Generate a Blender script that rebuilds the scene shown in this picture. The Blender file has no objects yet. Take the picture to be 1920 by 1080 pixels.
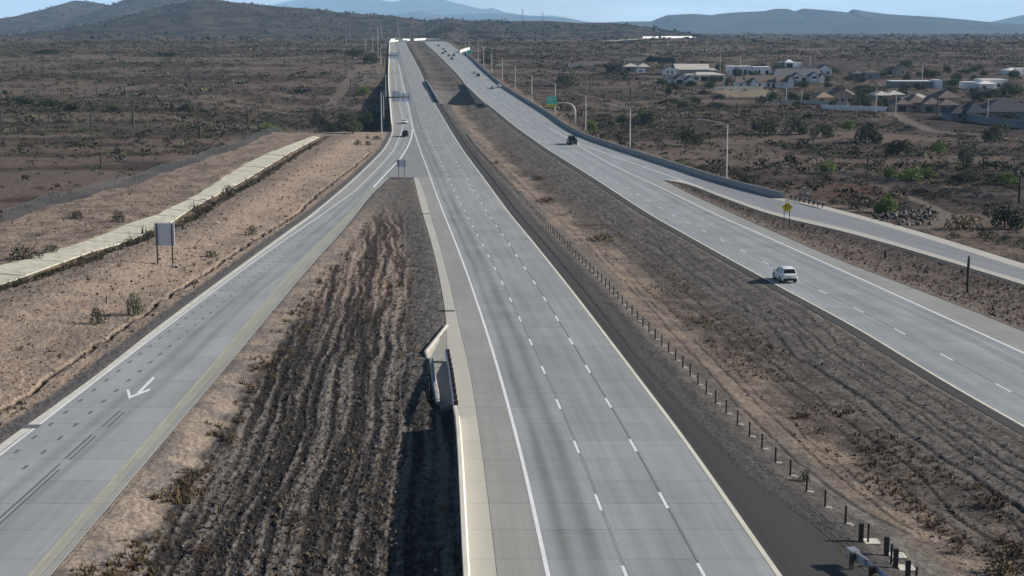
import bpy, math, random
import numpy as np
from mathutils import Vector, Matrix, Euler

random.seed(7)
rng = np.random.default_rng(11)
R = math.radians
scene = bpy.context.scene
COL = scene.collection

# ------------------------------------------------------------------ camera
F_PX = 2790.0
CAM_Z = 32.0
HAZE = 6.0e-5
PITCH = math.atan(482.0 / F_PX)
cam_data = bpy.data.cameras.new("camera")
cam_data.sensor_width = 36.0
cam_data.lens = 36.0 * F_PX / 1920.0
cam_data.clip_start = 1.0
cam_data.clip_end = 80000.0
cam = bpy.data.objects.new("camera", cam_data)
cam.location = (0, 0, CAM_Z)
cam.rotation_euler = (math.pi / 2 - PITCH, 0, 0)
COL.objects.link(cam)
scene.camera = cam

# ------------------------------------------------------------------ light
SUN_EL, SUN_AZ = R(26.0), R(5.0)       # azimuth: from +X (right) turned away from the viewer
sun_dir = Vector((math.cos(SUN_AZ) * math.cos(SUN_EL), math.sin(SUN_AZ) * math.cos(SUN_EL), math.sin(SUN_EL)))
sun_data = bpy.data.lights.new("sun", "SUN")
sun_data.energy = 5.0
sun_data.angle = R(0.5)
sun_data.color = (1.0, 0.93, 0.84)
sun = bpy.data.objects.new("sun", sun_data)
sun.rotation_euler = (-sun_dir).to_track_quat('-Z', 'Y').to_euler()
sun.location = (200, 20, 150)
COL.objects.link(sun)

world = bpy.data.worlds.new("World")
scene.world = world
world.use_nodes = True
wn, wl = world.node_tree.nodes, world.node_tree.links
wn.clear()
w_out = wn.new("ShaderNodeOutputWorld")
w_bg = wn.new("ShaderNodeBackground")
w_sky = wn.new("ShaderNodeTexSky")
w_sky.sky_type = 'NISHITA'
w_sky.sun_disc = False
w_sky.sun_elevation = SUN_EL
w_sky.sun_rotation = math.pi / 2 - SUN_AZ
w_sky.altitude = 400
w_sky.air_density = 0.4
w_sky.dust_density = 0.05
w_sky.ozone_density = 2.5
w_bg.inputs["Strength"].default_value = 0.05
# thin high cloud: the same all round the sky
w_tc = wn.new("ShaderNodeTexCoord")
w_map = wn.new("ShaderNodeMapping"); w_map.inputs["Scale"].default_value = (1.6, 1.6, 14.0)
w_noise = wn.new("ShaderNodeTexNoise"); w_noise.inputs["Scale"].default_value = 2.6
w_noise.inputs["Detail"].default_value = 5; w_noise.inputs["Roughness"].default_value = 0.55
w_ramp = wn.new("ShaderNodeValToRGB")
w_ramp.color_ramp.elements[0].position = 0.42; w_ramp.color_ramp.elements[0].color = (0, 0, 0, 1)
w_ramp.color_ramp.elements[1].position = 0.75; w_ramp.color_ramp.elements[1].color = (0.55, 0.55, 0.55, 1)
w_mix = wn.new("ShaderNodeMixRGB"); w_mix.inputs[2].default_value = (27.5, 28.4, 28.0, 1)
wl.new(w_tc.outputs["Generated"], w_map.inputs["Vector"])
wl.new(w_map.outputs[0], w_noise.inputs["Vector"])
wl.new(w_noise.outputs["Fac"], w_ramp.inputs[0])
# the milky veil every clear sky has low down, the same in all directions
w_sep = wn.new("ShaderNodeSeparateXYZ"); wl.new(w_tc.outputs["Generated"], w_sep.inputs[0])
w_veil = wn.new("ShaderNodeMapRange"); w_veil.interpolation_type = 'SMOOTHSTEP'
w_veil.inputs["From Min"].default_value = 0.0; w_veil.inputs["From Max"].default_value = 0.075; w_veil.inputs["To Min"].default_value = 0.82; w_veil.inputs["To Max"].default_value = 0.0
wl.new(w_sep.outputs[2], w_veil.inputs["Value"])
w_max = wn.new("ShaderNodeMath"); w_max.operation = 'ADD'; w_max.use_clamp = True
w_half = wn.new("ShaderNodeMath"); w_half.operation = 'MULTIPLY'; w_half.inputs[1].default_value = 0.04
wl.new(w_ramp.outputs[0], w_half.inputs[0]); wl.new(w_half.outputs[0], w_max.inputs[0]); w_vm = wn.new("ShaderNodeMath"); w_vm.operation = 'MULTIPLY'
w_vr = wn.new("ShaderNodeMapRange"); w_vr.inputs["From Min"].default_value = 0.3; w_vr.inputs["From Max"].default_value = 0.7; w_vr.inputs["To Min"].default_value = 0.72; w_vr.inputs["To Max"].default_value = 1.22
w_m2 = wn.new("ShaderNodeMapping"); w_m2.inputs["Scale"].default_value = (7.0, 7.0, 95.0); w_n2 = wn.new("ShaderNodeTexNoise"); w_n2.inputs["Scale"].default_value = 1.3; w_n2.inputs["Detail"].default_value = 5
wl.new(w_tc.outputs["Generated"], w_m2.inputs["Vector"]); wl.new(w_m2.outputs[0], w_n2.inputs["Vector"]); wl.new(w_n2.outputs["Fac"], w_vr.inputs["Value"])
wl.new(w_veil.outputs[0], w_vm.inputs[0]); wl.new(w_vr.outputs[0], w_vm.inputs[1]); wl.new(w_vm.outputs[0], w_max.inputs[1])
wl.new(w_max.outputs[0], w_mix.inputs[0])
wl.new(w_sky.outputs[0], w_mix.inputs[1])
wl.new(w_mix.outputs[0], w_bg.inputs["Color"])
wl.new(w_bg.outputs[0], w_out.inputs[0])

scene.view_settings.view_transform = 'Standard'
scene.view_settings.look = 'None'
scene.view_settings.exposure = 0.55
scene.view_settings.gamma = 1.0
scene.view_settings.use_curve_mapping = False
scene.render.engine = 'CYCLES'
scene.cycles.max_bounces = 5
scene.cycles.diffuse_bounces = 2
scene.cycles.glossy_bounces = 2
scene.cycles.volume_bounces = 1
scene.cycles.transparent_max_bounces = 6

# ------------------------------------------------------------------ lie of the land
def pchip(xk, yk):
    xk = np.asarray(xk, float); yk = np.asarray(yk, float)
    h = np.diff(xk); dl = np.diff(yk) / h
    n = len(xk); m = np.zeros(n)
    if n == 2:
        m[:] = dl[0]
    else:
        for i in range(1, n - 1):
            if dl[i - 1] * dl[i] > 0:
                w1 = 2 * h[i] + h[i - 1]; w2 = h[i] + 2 * h[i - 1]
                m[i] = (w1 + w2) / (w1 / dl[i - 1] + w2 / dl[i])
        m[0], m[-1] = dl[0], dl[-1]
    def f(x):
        x = np.asarray(x, float)
        i = np.clip(np.searchsorted(xk, x) - 1, 0, n - 2)
        t = (x - xk[i]) / h[i]
        lo, hi = x < xk[0], x > xk[-1]
        tt = np.clip(t, 0, 1)
        y = ((2 * tt**3 - 3 * tt**2 + 1) * yk[i] + (tt**3 - 2 * tt**2 + tt) * h[i] * m[i]
             + (-2 * tt**3 + 3 * tt**2) * yk[i + 1] + (tt**3 - tt**2) * h[i] * m[i + 1])
        y = np.where(lo, yk[0] + (x - xk[0]) * m[0], y)
        y = np.where(hi, yk[-1] + (x - xk[-1]) * m[-1], y)
        return y
    return f

_c, _s = math.cos(PITCH), math.sin(PITCH)
# surveyed distances along the freeway (row in the survey picture -> distance)
SURVEY = [(1400, 65935/1270), (1080, 65935/950), (900, 65935/770), (720, 65935/590), (600, 65935/470), (500, 65935/370),
          (437, 65935/307), (400, 244), (360, 281), (330, 316), (300, 362), (275, 410), (243, 483), (212, 566), (188, 650),
          (163, 752), (136, 862), (123, 935), (105, 1070), (90, 1260), (79, 1490), (72, 2300), (66, 4500), (62, 9000), (60, 18000)]
_Y, _Z = [], []
for row, d in SURVEY:
    v = (row - 540) / F_PX
    _Y.append(d * (_c - v * _s)); _Z.append(CAM_Z - d * (_s + v * _c))
_zf = pchip(_Y, _Z)
def zroad(Y):
    return _zf(Y)
_Yd = np.concatenate([np.linspace(20, 1600, 3200), np.geomspace(1601, 17900, 800)])
def row_of(Y, z=None):
    Y = np.asarray(Y, float)
    zz = (zroad(Y) if z is None else z) - CAM_Z
    d = Y * _c - zz * _s
    return 540 + F_PX * (-Y * _s - zz * _c) / d
_rowd = np.minimum.accumulate(row_of(_Yd))
def Y_of(row):
    return np.interp(-np.asarray(row, float), -_rowd, _Yd)
def depth(Y):
    return Y * _c - (zroad(Y) - CAM_Z) * _s
def G(x, y):
    """survey picture position -> point on the ground"""
    Y = float(Y_of(y)); d = float(depth(Y))
    return Vector(((x - 960) / F_PX * d, Y, float(zroad(Y))))
def ppm(y):
    return F_PX / float(depth(float(Y_of(y))))

class Line:
    def __init__(self, pts):
        w = sorted(((G(x, y).y, G(x, y).x) for x, y in pts))
        self.f = pchip([a for a, b in w], [b for a, b in w])
        self.Y0, self.Y1 = w[0][0], w[-1][0]
    def __call__(self, Y):
        return self.f(Y)

ROW_GORE, ROW_GORE2 = 333.0, 337.0
YG, YG2 = float(Y_of(ROW_GORE)), float(Y_of(ROW_GORE2))
# left carriageway and its exit ramp
rampL = Line([(-330, 1080), (0, 833), (157, 720), (300, 609), (395, 538), (633, 361), (713.7, 285), (730, 260), (735, 245), (733.7, 235), (731, 200), (728, 150), (729, 110), (730, 77)])
rampW = Line([(0, 853), (172, 720), (430, 524), (633, 381), (663, 360), (735, 285), (747.5, 260), (753.7, 245), (755.5, 232.5), (748, 192.5), (742.5, 160), (737, 110), (735, 80)])
rampY = Line([(55, 1080), (368, 720), (563, 493), (640, 415), (690, 362), (706, 345), (731, 318), (749, 299), (760, 283), (770, 262), (774, 241)])
rampR = Line([(93, 1080), (397, 720), (590, 490), (640, 435), (703, 358), (730, 333)])
mlCurb = Line([(868, 1080), (854, 800), (849, 760), (843, 712), (838, 660), (837, 613), (825, 527), (782, 360), (776, 333)])
mlGut = Line([(932, 1080), (923, 1000), (885, 720), (857, 593), (842, 527), (794, 360), (784, 333)])
mlWhite = Line([(1028, 1080), (985, 887), (941.7, 720), (883.5, 535), (840, 420), (816.7, 360), (801.7, 318), (774.5, 240), (763.7, 190), (746, 114), (740, 80)])
mlRight = Line([(1467, 1080), (1280, 815), (1208, 720), (1070, 540), (926.7, 360), (880, 297), (836, 229), (821, 204), (800, 162.5), (767.5, 95), (760, 79)])
mlAsph = Line([(1620, 1080), (1547, 1003), (1397, 893), (1320, 810), (1236, 720), (1090, 540), (940, 360), (891, 297), (845, 229), (829, 204), (807, 162.5), (772, 95), (764, 79)])
# right carriageway
mrAsph = Line([(1893, 801), (1752, 720), (1590, 620), (1434, 533), (1265, 437), (1110, 340), (975, 250), (910, 197), (868, 157), (826, 110), (800, 86)])
mrLeft = Line([(1920, 801), (1778, 720), (1613, 620), (1453, 533), (1280, 437), (1122.7, 340), (984, 250), (917, 197), (873, 157), (829, 110), (803, 86)])
mrWhite = Line([(1920, 662), (1583, 509), (1280, 371.5), (1147, 308), (1067, 261), (1031, 240), (930, 170), (886, 128), (853, 100), (838, 88)])
mrRight = Line([(2100, 697), (1920, 622), (1680, 528), (1600, 498), (1362, 395), (1280, 357), (1243, 337)])
rrLeft = Line([(2100, 592), (1920, 534), (1600, 439), (1440, 400), (1357, 371), (1280, 343), (1243, 337)])
rrLine = Line([(1920, 526), (1600, 432), (1440, 394), (1357, 366), (1280, 338.5), (1192.5, 308), (1094.6, 272), (1080, 266.5)])
rrRight = Line([(2100, 545), (1920, 494), (1746.7, 441), (1557, 389), (1467, 372), (1313, 330), (1280, 319), (1175, 285), (1089, 254), (1030, 217), (980, 186), (930, 152), (907, 132), (884, 110), (858, 92), (845, 82)])

# ------------------------------------------------------------------ helpers
def sst(a, b, x):
    t = np.clip((x - a) / (b - a), 0, 1)
    return t * t * (3 - 2 * t)

def _hash(ix, iy, seed):
    h = (ix.astype(np.int64) * 374761393 + iy.astype(np.int64) * 668265263 + seed * 1442695041) & 0x7fffffff
    h = ((h ^ (h >> 13)) * 1274126177) & 0x7fffffff
    h = h ^ (h >> 16)
    return (h & 0xffff) / 65535.0

def vnoise(x, y, seed=0):
    x = np.asarray(x, float); y = np.asarray(y, float)
    ix = np.floor(x); iy = np.floor(y)
    fx = x - ix; fy = y - iy
    fx = fx * fx * (3 - 2 * fx); fy = fy * fy * (3 - 2 * fy)
    a = _hash(ix, iy, seed); b = _hash(ix + 1, iy, seed); c = _hash(ix, iy + 1, seed); d = _hash(ix + 1, iy + 1, seed)
    return (a + (b - a) * fx) * (1 - fy) + (c + (d - c) * fx) * fy

def fbm(x, y, oct=4, seed=0, gain=0.5):
    t, amp, tot = 0.0, 1.0, 0.0
    for o in range(oct):
        t = t + amp * vnoise(x * 2**o + 17.3 * o, y * 2**o + 9.1 * o, seed + o)
        tot += amp; amp *= gain
    return t / tot

class MB:
    """collects simple shapes into one mesh"""
    def __init__(self):
        self.v, self.f = [], []
    def poly(self, pts):
        n = len(self.v); self.v += [tuple(p) for p in pts]; self.f.append(tuple(range(n, n + len(pts)))); return self
    def box(self, x0, x1, y0, y1, z0, z1, M=None):
        n = len(self.v)
        p = [(x0, y0, z0), (x1, y0, z0), (x1, y1, z0), (x0, y1, z0), (x0, y0, z1), (x1, y0, z1), (x1, y1, z1), (x0, y1, z1)]
        if M is not None: p = [tuple(M @ Vector(q)) for q in p]
        self.v += p
        self.f += [tuple(n + i for i in q) for q in ((3, 2, 1, 0), (4, 5, 6, 7), (0, 1, 5, 4), (1, 2, 6, 5), (2, 3, 7, 6), (3, 0, 4, 7))]
        return self
    def tube(self, pts, rad, seg=8, cap=True):
        pts = [Vector(p) for p in pts]
        rads = rad if isinstance(rad, (list, tuple)) else [rad] * len(pts)
        rings = []
        for i, p in enumerate(pts):
            t = (pts[min(i + 1, len(pts) - 1)] - pts[max(i - 1, 0)]).normalized()
            a = Vector((0, 0, 1)) if abs(t.z) < 0.9 else Vector((1, 0, 0))
            u = t.cross(a).normalized(); w = t.cross(u).normalized()
            n = len(self.v)
            self.v += [tuple(p + (u * math.cos(2 * math.pi * k / seg) + w * math.sin(2 * math.pi * k / seg)) * rads[i]) for k in range(seg)]
            rings.append(n)
        for a, b in zip(rings[:-1], rings[1:]):
            for k in range(seg):
                self.f.append((a + k, a + (k + 1) % seg, b + (k + 1) % seg, b + k))
        if cap:
            self.f.append(tuple(rings[0] + k for k in range(seg))[::-1]); self.f.append(tuple(rings[-1] + k for k in range(seg)))
        return self
    def prism(self, prof, y0, y1, M=None):
        """profile in (x,z), extruded along y"""
        n = len(self.v); k = len(prof)
        p = [(x, y0, z) for x, z in prof] + [(x, y1, z) for x, z in prof]
        if M is not None: p = [tuple(M @ Vector(q)) for q in p]
        self.v += p
        self.f.append(tuple(n + i for i in range(k))); self.f.append(tuple(n + k + i for i in reversed(range(k))))
        for i in range(k):
            self.f.append((n + (i + 1) % k, n + i, n + k + i, n + k + (i + 1) % k))
        return self
    def mesh(self, name):
        me = bpy.data.meshes.new(name); me.from_pydata(self.v, [], self.f); me.update(); return me
    def build(self, name, mat, parent=None, smooth=False):
        return link(name, self.mesh(name), mat, parent, smooth)

def link(name, me, mat, parent=None, smooth=False):
    if mat is not None and not me.materials: me.materials.append(mat)
    if smooth: me.shade_smooth()
    o = bpy.data.objects.new(name, me); COL.objects.link(o)
    if parent is not None: o.parent = parent
    return o

def tag(o, label, cat, group=None, kind=None):
    o["label"] = label; o["category"] = cat
    if group: o["group"] = group
    if kind: o["kind"] = kind
    return o

def thing(name, label, cat, loc=(0, 0, 0), rz=0.0, group=None, kind=None):
    o = bpy.data.objects.new(name, None); COL.objects.link(o)
    o.empty_display_size = 0.5
    o.location = loc; o.rotation_euler = (0, 0, rz)
    return tag(o, label, cat, group, kind)

def copy_tree(o, parent=None):
    c = o.copy(); COL.objects.link(c)
    if parent is not None: c.parent = parent
    for ch in list(o.children): copy_tree(ch, c)
    return c

def np_mesh(name, co, quads, mat, smooth=True, col=None, uv=None):
    me = bpy.data.meshes.new(name)
    nq = len(quads); k = quads.shape[1]
    me.vertices.add(len(co)); me.vertices.foreach_set("co", np.ascontiguousarray(co, np.float32).ravel())
    me.loops.add(nq * k); me.loops.foreach_set("vertex_index", np.ascontiguousarray(quads, np.int32).ravel())
    me.polygons.add(nq); me.polygons.foreach_set("loop_start", np.arange(0, nq * k, k, dtype=np.int32))
    me.polygons.foreach_set("loop_total", np.full(nq, k, np.int32))
    me.polygons.foreach_set("use_smooth", np.full(nq, smooth, bool))
    if col is not None:
        a = me.color_attributes.new("tint", 'FLOAT_COLOR', 'POINT')
        c4 = np.ones((len(co), 4), np.float32); c4[:, :3] = col
        a.data.foreach_set("color", c4.ravel())
    if uv is not None:
        l = me.uv_layers.new(name="uv"); l.data.foreach_set("uv", np.ascontiguousarray(uv[quads.ravel()], np.float32).ravel())
    me.update(calc_edges=True); me.validate()
    if mat: me.materials.append(mat)
    return me

# ------------------------------------------------------------------ materials
def mat(name, color, rough=0.8, metal=0.0, spec=0.3, noise=None, bump=None, emit=None):
    m = bpy.data.materials.new(name); m.use_nodes = True
    nt = m.node_tree; b = nt.nodes["Principled BSDF"]
    b.inputs["Base Color"].default_value = (*color, 1); b.inputs["Roughness"].default_value = rough
    b.inputs["Metallic"].default_value = metal; b.inputs["Specular IOR Level"].default_value = spec
    tc = None
    if noise:
        sc, amt = noise
        tc = nt.nodes.new("ShaderNodeTexCoord")
        n = nt.nodes.new("ShaderNodeTexNoise"); n.inputs["Scale"].default_value = sc; n.inputs["Detail"].default_value = 6
        r = nt.nodes.new("ShaderNodeMapRange"); r.inputs["From Min"].default_value = 0.3; r.inputs["From Max"].default_value = 0.7
        r.inputs["To Min"].default_value = 1 - amt; r.inputs["To Max"].default_value = 1 + amt
        mx = nt.nodes.new("ShaderNodeVectorMath"); mx.operation = 'SCALE'; mx.inputs[0].default_value = color
        nt.links.new(tc.outputs["Object"], n.inputs["Vector"]); nt.links.new(n.outputs["Fac"], r.inputs["Value"])
        nt.links.new(r.outputs[0], mx.inputs["Scale"]); nt.links.new(mx.outputs[0], b.inputs["Base Color"])
    if bump:
        sc, st, dist = bump
        if tc is None: tc = nt.nodes.new("ShaderNodeTexCoord")
        n2 = nt.nodes.new("ShaderNodeTexNoise"); n2.inputs["Scale"].default_value = sc; n2.inputs["Detail"].default_value = 5
        bp = nt.nodes.new("ShaderNodeBump"); bp.inputs["Strength"].default_value = st; bp.inputs["Distance"].default_value = dist
        nt.links.new(tc.outputs["Object"], n2.inputs["Vector"]); nt.links.new(n2.outputs["Fac"], bp.inputs["Height"]); nt.links.new(bp.outputs[0], b.inputs["Normal"])
    if emit:
        b.inputs["Emission Color"].default_value = (*emit[0], 1); b.inputs["Emission Strength"].default_value = emit[1]
    return m

def foliage_mat(name, c1, c2, rough=0.7):
    m = bpy.data.materials.new(name); m.use_nodes = True
    nt = m.node_tree; b = nt.nodes["Principled BSDF"]; b.inputs["Roughness"].default_value = rough; b.inputs["Specular IOR Level"].default_value = 0.15
    g = nt.nodes.new("ShaderNodeNewGeometry"); oi = nt.nodes.new("ShaderNodeObjectInfo")
    mx = nt.nodes.new("ShaderNodeMixRGB"); mx.inputs[1].default_value = (*c1, 1); mx.inputs[2].default_value = (*c2, 1)
    add = nt.nodes.new("ShaderNodeMath"); add.operation = 'MULTIPLY_ADD'; add.inputs[1].default_value = 0.75; 
    sc = nt.nodes.new("ShaderNodeMath"); sc.operation = 'MULTIPLY'; sc.inputs[1].default_value = 0.25
    nt.links.new(oi.outputs["Random"], sc.inputs[0]); nt.links.new(g.outputs["Random Per Island"], add.inputs[0]); nt.links.new(sc.outputs[0], add.inputs[2])
    nt.links.new(add.outputs[0], mx.inputs[0]); nt.links.new(mx.outputs[0], b.inputs["Base Color"])
    return m

def concrete_mat(name, base, tracks=(), dirt=0.12, tint2=None, streak=0.16, slabvar=0.06):
    """uv: x metres across the carriageway, y metres along it; tracks: (position across, half width, darkening)"""
    m = bpy.data.materials.new(name); m.use_nodes = True
    nt = m.node_tree; N = nt.nodes; L = nt.links
    b = N["Principled BSDF"]; b.inputs["Roughness"].default_value = 0.75; b.inputs["Specular IOR Level"].default_value = 0.25
    uv = N.new("ShaderNodeUVMap")
    def noise(sx, sy, detail=5, off=0.0, rough=0.6):
        mp = N.new("ShaderNodeMapping"); mp.inputs["Scale"].default_value = (sx, sy, 1); mp.inputs["Location"].default_value = (off, off, 0)
        n = N.new("ShaderNodeTexNoise"); n.inputs["Scale"].default_value = 1; n.inputs["Detail"].default_value = detail; n.inputs["Roughness"].default_value = rough
        L.new(uv.outputs[0], mp.inputs[0]); L.new(mp.outputs[0], n.inputs["Vector"]); return n.outputs["Fac"]
    def math_(op, a, bb, c=None):
        n = N.new("ShaderNodeMath"); n.operation = op
        for i, q in enumerate((a, bb, c)):
            if q is None: continue
            if isinstance(q, (int, float)): n.inputs[i].default_value = q
            else: L.new(q, n.inputs[i])
        return n.outputs[0]
    f = math_('MULTIPLY_ADD', math_('SUBTRACT', noise(0.35, 0.05), 0.5), dirt * 2.2, 1.0)
    f = math_('MULTIPLY_ADD', math_('SUBTRACT', noise(2.6, 0.03, 4, 5.0), 0.5), streak, f)
    f = math_('MULTIPLY_ADD', math_('SUBTRACT', noise(0.22, 0.9, 4, 3.0), 0.5), streak * 0.45, f)
    f = math_('MULTIPLY_ADD', math_('SUBTRACT', noise(5.0, 3.0, 6, 9.0, 0.7), 0.5), 0.22, f)
    spot = N.new("ShaderNodeMapRange"); spot.inputs["From Min"].default_value = 0.66; spot.inputs["From Max"].default_value = 0.80; spot.inputs["To Min"].default_value = 0; spot.inputs["To Max"].default_value = 0.35
    L.new(noise(0.9, 0.35, 6, 21.0, 0.75), spot.inputs["Value"]); f = math_('SUBTRACT', f, spot.outputs[0])
    oi = N.new("ShaderNodeObjectInfo")
    f = math_('MULTIPLY_ADD', math_('SUBTRACT', oi.outputs["Random"], 0.5), slabvar * 2, f)
    sep = N.new("ShaderNodeSeparateXYZ"); L.new(uv.outputs[0], sep.inputs[0])
    wob = math_('MULTIPLY_ADD', math_('SUBTRACT', noise(0.01, 0.03, 2, 1.0), 0.5), 0.7, sep.outputs[0])
    for pos, hw, dk in tracks:
        d = math_('ABSOLUTE', math_('SUBTRACT', wob, pos), 0)
        k = N.new("ShaderNodeMapRange"); k.interpolation_type = 'SMOOTHSTEP'
        k.inputs["From Min"].default_value = 0; k.inputs["From Max"].default_value = hw; k.inputs["To Min"].default_value = dk; k.inputs["To Max"].default_value = 0
        L.new(d, k.inputs["Value"])
        patch = math_('MULTIPLY', k.outputs[0], math_('MULTIPLY_ADD', noise(0.4, 0.04, 4, pos), 1.2, 0.4))
        f = math_('SUBTRACT', f, patch)
    sc = N.new("ShaderNodeVectorMath"); sc.operation = 'SCALE'; sc.inputs[0].default_value = base
    L.new(f, sc.inputs["Scale"]); L.new(sc.outputs[0], b.inputs["Base Color"])
    return m

M = {}
M['lane'] = concrete_mat("lane_concrete", (0.292, 0.304, 0.306), tracks=[(1.05, 0.55, 0.26), (2.5, 0.65, 0.26), (1.8, 1.4, 0.10), (4.8, 0.6, 0.08), (6.2, 0.6, 0.08), (8.4, 0.6, 0.06), (9.8, 0.6, 0.06)], streak=0.42, dirt=0.26)
M['shoulder'] = concrete_mat("shoulder_concrete", (0.293, 0.292, 0.277), slabvar=0.03, dirt=0.22, streak=0.3)
M['gutter'] = concrete_mat("gutter_concrete", (0.450, 0.435, 0.385), streak=0.12, slabvar=0.03)
M['laneR'] = concrete_mat("right_lane_concrete", (0.288, 0.310, 0.320), tracks=[(1.2, 0.6, 0.05), (2.6, 0.6, 0.05), (5.4, 1.1, 0.10), (8.3, 0.8, 0.18), (9.8, 0.7, 0.18)], streak=0.42, dirt=0.30)
M['ramp'] = concrete_mat("ramp_concrete", (0.308, 0.323, 0.324), tracks=[(4.2, 0.6, 0.16), (5.9, 0.6, 0.18), (5.0, 1.6, 0.06)], streak=0.36, dirt=0.26)
M['rampR'] = concrete_mat("onramp_concrete", (0.229, 0.238, 0.251), tracks=[(4.6, 0.9, 0.10), (6.4, 0.9, 0.12)], streak=0.22)
M['asphalt'] = concrete_mat("asphalt", (0.062, 0.059, 0.055), streak=0.3, dirt=0.2)
M['joint'] = mat("joint_seal", (0.05, 0.05, 0.05), 0.9)
M['white_paint'] = mat("white_road_paint", (0.749, 0.758, 0.768), 0.6, noise=(1.5, 0.08))
M['worn_paint'] = mat("worn_road_paint", (0.400, 0.408, 0.424), 0.7, noise=(1.5, 0.2))
M['yellow_paint'] = mat("faded_yellow_paint", (0.40, 0.385, 0.285), 0.7, noise=(1.0, 0.15))
M['patch'] = mat("dark_pavement_patch", (0.135, 0.14, 0.145), 0.8)
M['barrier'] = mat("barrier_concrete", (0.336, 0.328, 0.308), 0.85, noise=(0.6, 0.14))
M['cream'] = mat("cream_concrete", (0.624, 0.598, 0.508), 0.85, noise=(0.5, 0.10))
M['galv'] = mat("galvanised_steel", (0.42, 0.44, 0.47), 0.45, 0.6, 0.5, noise=(2.0, 0.1))
M['pole'] = mat("pole_steel", (0.55, 0.55, 0.54), 0.5, 0.2)
M['dark_steel'] = mat("dark_weathered_steel", (0.06, 0.058, 0.055), 0.6, 0.3)
M['timber'] = mat("dark_timber_post", (0.06, 0.05, 0.042), 0.9, noise=(4, 0.2))
M['white_conc'] = mat('pale_new_concrete', (0.68, 0.68, 0.66), 0.85)
M['apron'] = mat('apron_concrete', (0.413, 0.398, 0.350), 0.85, noise=(1.2, 0.1))
M['tyre_mark'] = mat('tyre_rubber_mark', (0.125, 0.128, 0.13), 0.85)
M['sign_back_dull'] = mat('dull_sign_back_aluminium', (0.64, 0.67, 0.76), 0.55)
M['channel'] = mat('stained_channel_concrete', (0.47, 0.455, 0.37), 0.9, noise=(0.9, 0.26))
M['seal'] = mat('sealed_joint_line', (0.20, 0.20, 0.20), 0.85)
M['sign_back'] = mat("sign_back_aluminium", (0.78, 0.86, 0.94), 0.5, 0.0, noise=(0.8, 0.06))
M['sign_green'] = mat("sign_green", (0.005, 0.56, 0.32), 0.5)
M['sign_yellow'] = mat("sign_yellow", (0.85, 0.68, 0.02), 0.5)
M['sign_white'] = mat("sign_white", (0.8, 0.8, 0.8), 0.5)
M['black'] = mat("sign_black", (0.01, 0.01, 0.01), 0.6)

# ------------------------------------------------------------------ ground
erosion = Line([(-80, 815), (0, 770), (80, 719), (157, 661), (260, 594), (333, 543), (383, 513), (443, 473), (493, 440), (547, 407), (600, 361), (650, 322), (690, 290)])
chTop = Line([(-160, 528), (0, 502), (80, 478), (120, 466), (197, 440), (223, 427), (297, 402), (320, 391), (370, 366), (383, 357), (500, 289), (597, 252)])
chBot = Line([(-110, 560), (0, 528), (47, 513), (108, 492), (135, 478), (200, 460), (240, 447), (297, 423), (320, 413), (343, 398), (377, 377), (430, 350), (567, 271), (603, 254)])
fenceL = Line([(-120, 446), (0, 420), (90, 390), (187, 361), (253, 347), (320, 320), (417, 287), (470, 267), (527, 239)])
rutA1 = Line([(905, 262), (960, 322), (1113, 463), (1160, 510), (1213, 560), (1273, 626), (1356, 720), (1417, 782), (1493, 853), (1580, 920), (1710, 982)])
rutA2 = Line([(1113, 448), (1175, 510), (1240, 573), (1280, 605), (1397, 720), (1473, 790), (1563, 870), (1630, 920), (1713, 970)])
rutC = Line([(860, 185), (949, 254), (997, 296), (1057, 342), (1120, 385), (1172, 427), (1224, 452), (1280, 493), (1363, 550), (1430, 590), (1480, 640), (1580, 710), (1613, 730), (1707, 797), (1820, 877), (1903, 925), (1980, 1000)])
rutB = Line([(1150, 430), (1240, 500), (1300, 547), (1357, 590), (1413, 637), (1467, 677), (1527, 722), (1600, 775), (1700, 850), (1790, 930), (1900, 1010)])
rutE = Line([(840, 192), (865, 235), (892, 256), (922, 290), (972, 337), (1010, 372)])

class off_line:
    def __init__(self, ln, d): self.ln, self.d, self.Y0, self.Y1 = ln, d, ln.Y0, ln.Y1
    def __call__(self, Y): return self.ln(Y) + self.d

def inpoly(px, py, poly):
    inside = np.zeros(px.shape, bool)
    n = len(poly)
    for i in range(n):
        x0, y0 = poly[i]; x1, y1 = poly[(i + 1) % n]
        if y0 == y1: continue
        c = ((y0 > py) != (y1 > py)) & (px < (x1 - x0) * (py - y0) / (y1 - y0) + x0)
        inside ^= c
    return inside

def pave_dist(X, Y):
    """signed distance across to the nearest pavement (negative on it)"""
    near = Y < YG
    a = np.where(near, np.maximum(rampL(Y) - X, X - rampR(Y)), 1e9)
    b = np.where(near, np.maximum(mlCurb(Y) - X, X - mlAsph(Y)), np.maximum(rampL(Y) - X, X - mlAsph(Y)))
    near2 = Y < YG2
    c = np.where(near2, np.maximum(mrAsph(Y) - X, X - mrRight(Y)), np.maximum(mrAsph(Y) - X, X - rrRight(Y)))
    d = np.where(near2, np.maximum(rrLeft(Y) - X, X - rrRight(Y)), 1e9)
    return np.minimum(np.minimum(a, b), np.minimum(c, d))

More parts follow.
